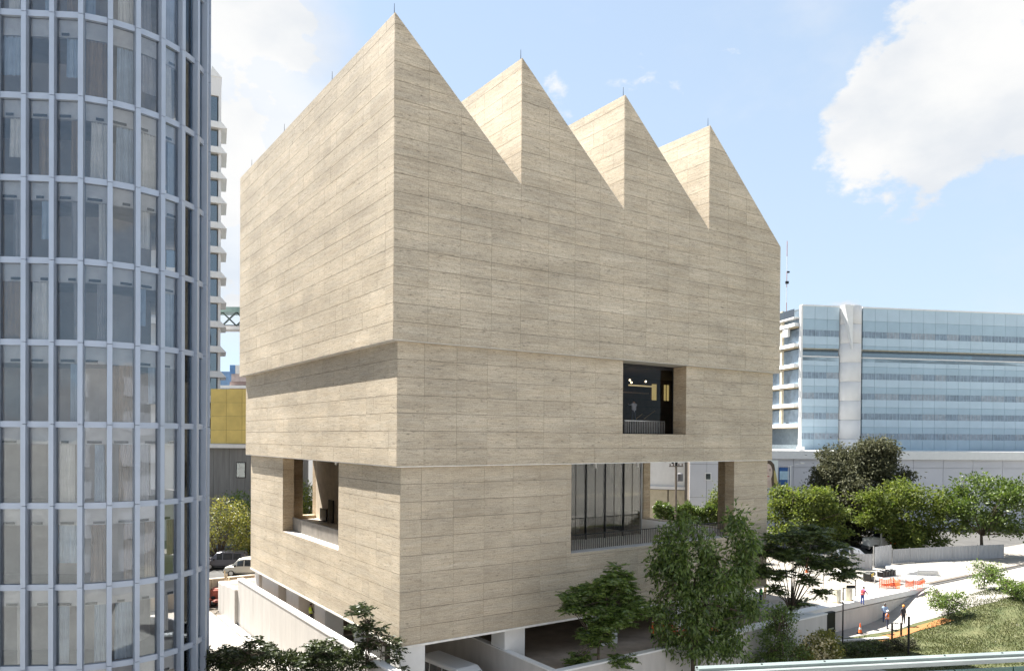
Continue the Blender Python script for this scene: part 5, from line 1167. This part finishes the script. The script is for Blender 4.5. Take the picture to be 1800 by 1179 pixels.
def table():
    p = G(1558, 1026); t = thing('tool_table', 'work table loaded with dark containers behind the orange net', 'table', p, -.2)
    q = MB(); q.box(-1.2, -.5, .74, 1.2, .5, .80); q.build('tabletop', M['white'], t)
    for sx in (-1.1, 1.1):
        for sy in (-.42, .42): q = MB(); q.box(sx-.04, sy-.04, 0, sx+.04, sy+.04, .74); q.build('leg', M['steel'], t)
    for i in range(5):
        o = MB().bev(-.22, -.3, 0, .2, .3, .55+.12*(i % 2), .04).build('tool_crate', M['dmetal']); o.location = p+Vector((-.9+i*.44, .05+.18*i*-.2, .80)); tag(o, ['black crate at the left end of the tool table', 'taller black crate second from the left on the tool table', 'black crate in the middle of the tool table', 'taller black crate second from the right on the tool table', 'black crate at the right end of the tool table'][i], 'crate', 'black crates on the tool table')
table()
def generator():
    p = G(1528, 1020); t = thing('generator', 'small yellow and black generator on the white plaza paving', 'generator', p, .2)
    q = MB(); q.bev(-.7, -.4, .12, .7, .4, .85, .08); q.build('housing', pm('gen_black', (.03, .03, .03), .5), t); q = MB(); q.bev(-.6, -.42, .5, .1, -.38, .8, .01); q.build('panel', pm('gen_yellow', (.6, .42, .04), .5), t)
    for x in (-.5, .5):
        for y in (-.36, .36): q = MB(); q.lathe((x, y, .13), [(.13, -.04), (.13, .04)], 10, axis='y'); q.build('wheel', TYRE, t)
    q = MB(); q.tube([(-.7, -.3, .8), (-.9, -.3, 1.05), (-.9, .3, 1.05), (-.7, .3, .8)], .025, 6); q.build('handle', M['steel'], t)
generator()
for i, (px, py, w_, l_, h_) in enumerate(((1590, 1012, 2.2, 1.2, .5), (1602, 1022, 2.6, 1.3, .45), (1575, 1002, 3.0, 1.2, .35), (1625, 1008, 3.2, 1.2, .6), (1478, 1012, 1.6, 1.0, .5))):
    p = G(px, py); t = thing('sheet_stack', ['stack of white boards behind the tool table', 'low stack of white boards at the orange net end', 'flat stack of boards right under the hoarding', 'white board stack furthest right on the plaza', 'stack of pale boards left of the generator'][i], 'stack', p, .25*i, 'stacks of white boards on the plaza')
    for k in range(4): q = MB(); q.box(-l_+.05*(k % 2), -w_/3+.03*k, k*h_/4, l_+.04*k, w_/3, (k+1)*h_/4-.012); q.build('board', M['white'], t)
for i, (px, py) in enumerate(((1471, 1059), (1492, 1055))):
    p = G(px, py); t = thing('sack_pallet', ['left of two tall pale sacks near the plaza edge', 'right of two tall pale sacks near the plaza edge'][i], 'sack', p, .3*i, 'pale sacks at the plaza edge'); q = MB(); q.bev(-.28, -.26, .1, .28, .26, 1.3, .1); q.build('sack', pm('cream_sack', (.66, .62, .5), .9), t); q = MB(); q.box(-.35, -.32, 0, .35, .32, .1); q.build('pallet', M['wood'], t)
p = G(1345, 1052); t = thing('plywood_screen', 'upright yellow plywood sheet beside the worker in the green vest', 'board', p, .5); q = MB(); q.box(-.65, -.03, .55, .65, .03, 1.85); q.build('sheet', pm('yellow_plywood', (.62, .42, .16), .7), t)
for x in (-.5, .5): q = MB(); q.beam((x, .05, 0), (x, .05, .6), .08); q.build('leg', M['wood'], t)
def scaffold():
    p = G(1334, 1080); t = thing('scaffold_frame', 'light scaffold frame by the right-hand pier', 'scaffold', p, .1)
    for x in (-.7, .7):
        for y in (-.4, .4): q = MB(); q.tube([(x, y, 0), (x, y, 1.2)], .025, 6); q.build('upright', M['dmetal'], t)
    for z in (.35, .75, 1.15):
        for y in (-.4, .4): q = MB(); q.tube([(-.7, y, z), (.7, y, z)], .02, 6); q.build('rail', M['dmetal'], t)
scaffold()
def cone(label, p, h=.75, group=None):
    t = thing('traffic_cone', label, 'cone', p, 0, group); q = MB(); q.lathe((0, 0, .04), [(.17, 0), (.13, .2*h), (.09, .5*h), (.03, h)], 12); c = q.build('cone', ORG, t); q = MB(); q.lathe((0, 0, .04), [(.118, .36*h), (.088, .56*h)], 12); q.build('band', M['white'], c); q = MB(); q.box(-.2, -.2, 0, .2, .2, .045); q.build('base', TYRE, t); return t
cone('orange cone on the lawn kerb, left of the workers', ground_at(1512, 1112, .1), .8)
cone('orange cone at the back of the plaza under the layered tree', G(1418, 1006), .9)
t = thing('barrier_post', 'orange and white barrier post with netting in the dark undercroft', 'barrier', ground_at(1147, 1122, PZ)); q = MB(); q.lathe((0, 0, 0), [(.12, 0), (.12, .35), (.06, .4)], 10); q.build('foot', M['dmetal'], t); q = MB(); q.lathe((0, 0, .4), [(.10, 0), (.05, .8)], 10); q.build('cone', ORG, t); q = MB(); q.lathe((0, 0, 1.2), [(.045, 0), (.04, .25)], 8); q.build('tip', M['white'], t)
net('safety_net', 'orange net stretched along the plaza behind the drooping tree', [(20.7, -.1, PZ), (22.6, -2.6, PZ), (24.0, -4.0, PZ)], .95)
# yard clutter, far left
p = ground_at(382, 1062, .02); t = thing('red_drum', 'dull red drum at the back of the yard', 'drum', p); q = MB(); q.lathe((0, 0, 0), [(.62, 0), (.66, .05), (.66, .7), (.7, .74), (.66, .78), (.66, 1.5), (.6, 1.52)], 16); q.build('drum', pm('drum_red', (.33, .085, .055), .7, var=.3), t); q = MB(); q.lathe((0, 0, 1.52), [(.5, 0), (.5, .1), (.2, .2)], 12); q.build('lid', pm('drum_lid', (.42, .16, .12), .7), t)
p = ground_at(363, 1066, .02); t = thing('rubble_heap', 'heap of red and dark rubble against the beige retaining wall', 'rubble', p); rr = random.Random(4)
for i in range(14): q = MB(); q.ico((rr.uniform(-1.2, 1.0), rr.uniform(-.8, .8), rr.uniform(.1, .9)), rr.uniform(.2, .45), rr.uniform(.2, .4), rr.uniform(.15, .3), n=6, m=4); q.build('lump', pm('rubble_red', (.25, .08, .06)) if i % 3 else M['dmetal'], t)
p = ground_at(396, 1066, .02)
for i in range(3):
    a = p+Vector((.25*i-.2, .3*i, 0)); t = thing('timber_prop', ['pale timber prop leaning at the yard wall, left of three', 'middle pale timber prop leaning at the yard wall', 'pale timber prop leaning nearest the short wall'][i], 'plank', a, 0, 'timber props at the yard wall'); q = MB(); q.beam((0, 0, .05), (.9-.4*i, 1.4, 2.6+.3*i), .14, .07); q.build('timber', pm('pale_timber', (.52, .42, .28), .8), t)
for i in range(9):
    a = ground_at(382+i*5, 1072+3*(i % 3), .03); t = thing('scrap_branch', ['leftmost cut branch on the sunlit yard pavement, against the tower', 'cut branch second from the tower on the yard pavement', 'cut branch third from the tower on the yard pavement', 'cut branch left of the middle of the yard litter', 'cut branch in the middle of the yard litter', 'cut branch right of the middle of the yard litter', 'cut branch third from the short wall on the yard pavement', 'cut branch second from the short wall on the yard pavement', 'rightmost cut branch, at the foot of the short yard wall'][i], 'branch', a, i*.8, 'cut branches on the yard pavement'); q = MB(); q.tube([(-.9, 0, .06), (-.2, .15, .1), (.4, -.1, .08), (1.0, .2, .05)], [.05, .045, .035, .02], 5); q.build('branch', BARKP, t)
# undercroft, west: leaning boards and a fan
t = thing('plywood_sheet', 'plywood sheet leaning under the west side behind the white wall', 'board', (1.9, 9.6, PZ), .2); q = MB(); q.beam((0, 0, .02), (.35, 0, 2.1), 1.3, .03, up=(1, 0, 0)); q.build('sheet', M['wood'], t)
t = thing('leaning_panel', 'tall pale panel leaning on the undercroft wall beside the white van', 'board', (6.6, 11.6, .02), 0); q = MB(); q.beam((0, 0, .02), (.5, .2, 4.0), .1, 1.3, up=(0, 1, 0)); q.build('panel', pm('panel_beige', (.34, .28, .21), .8), t)
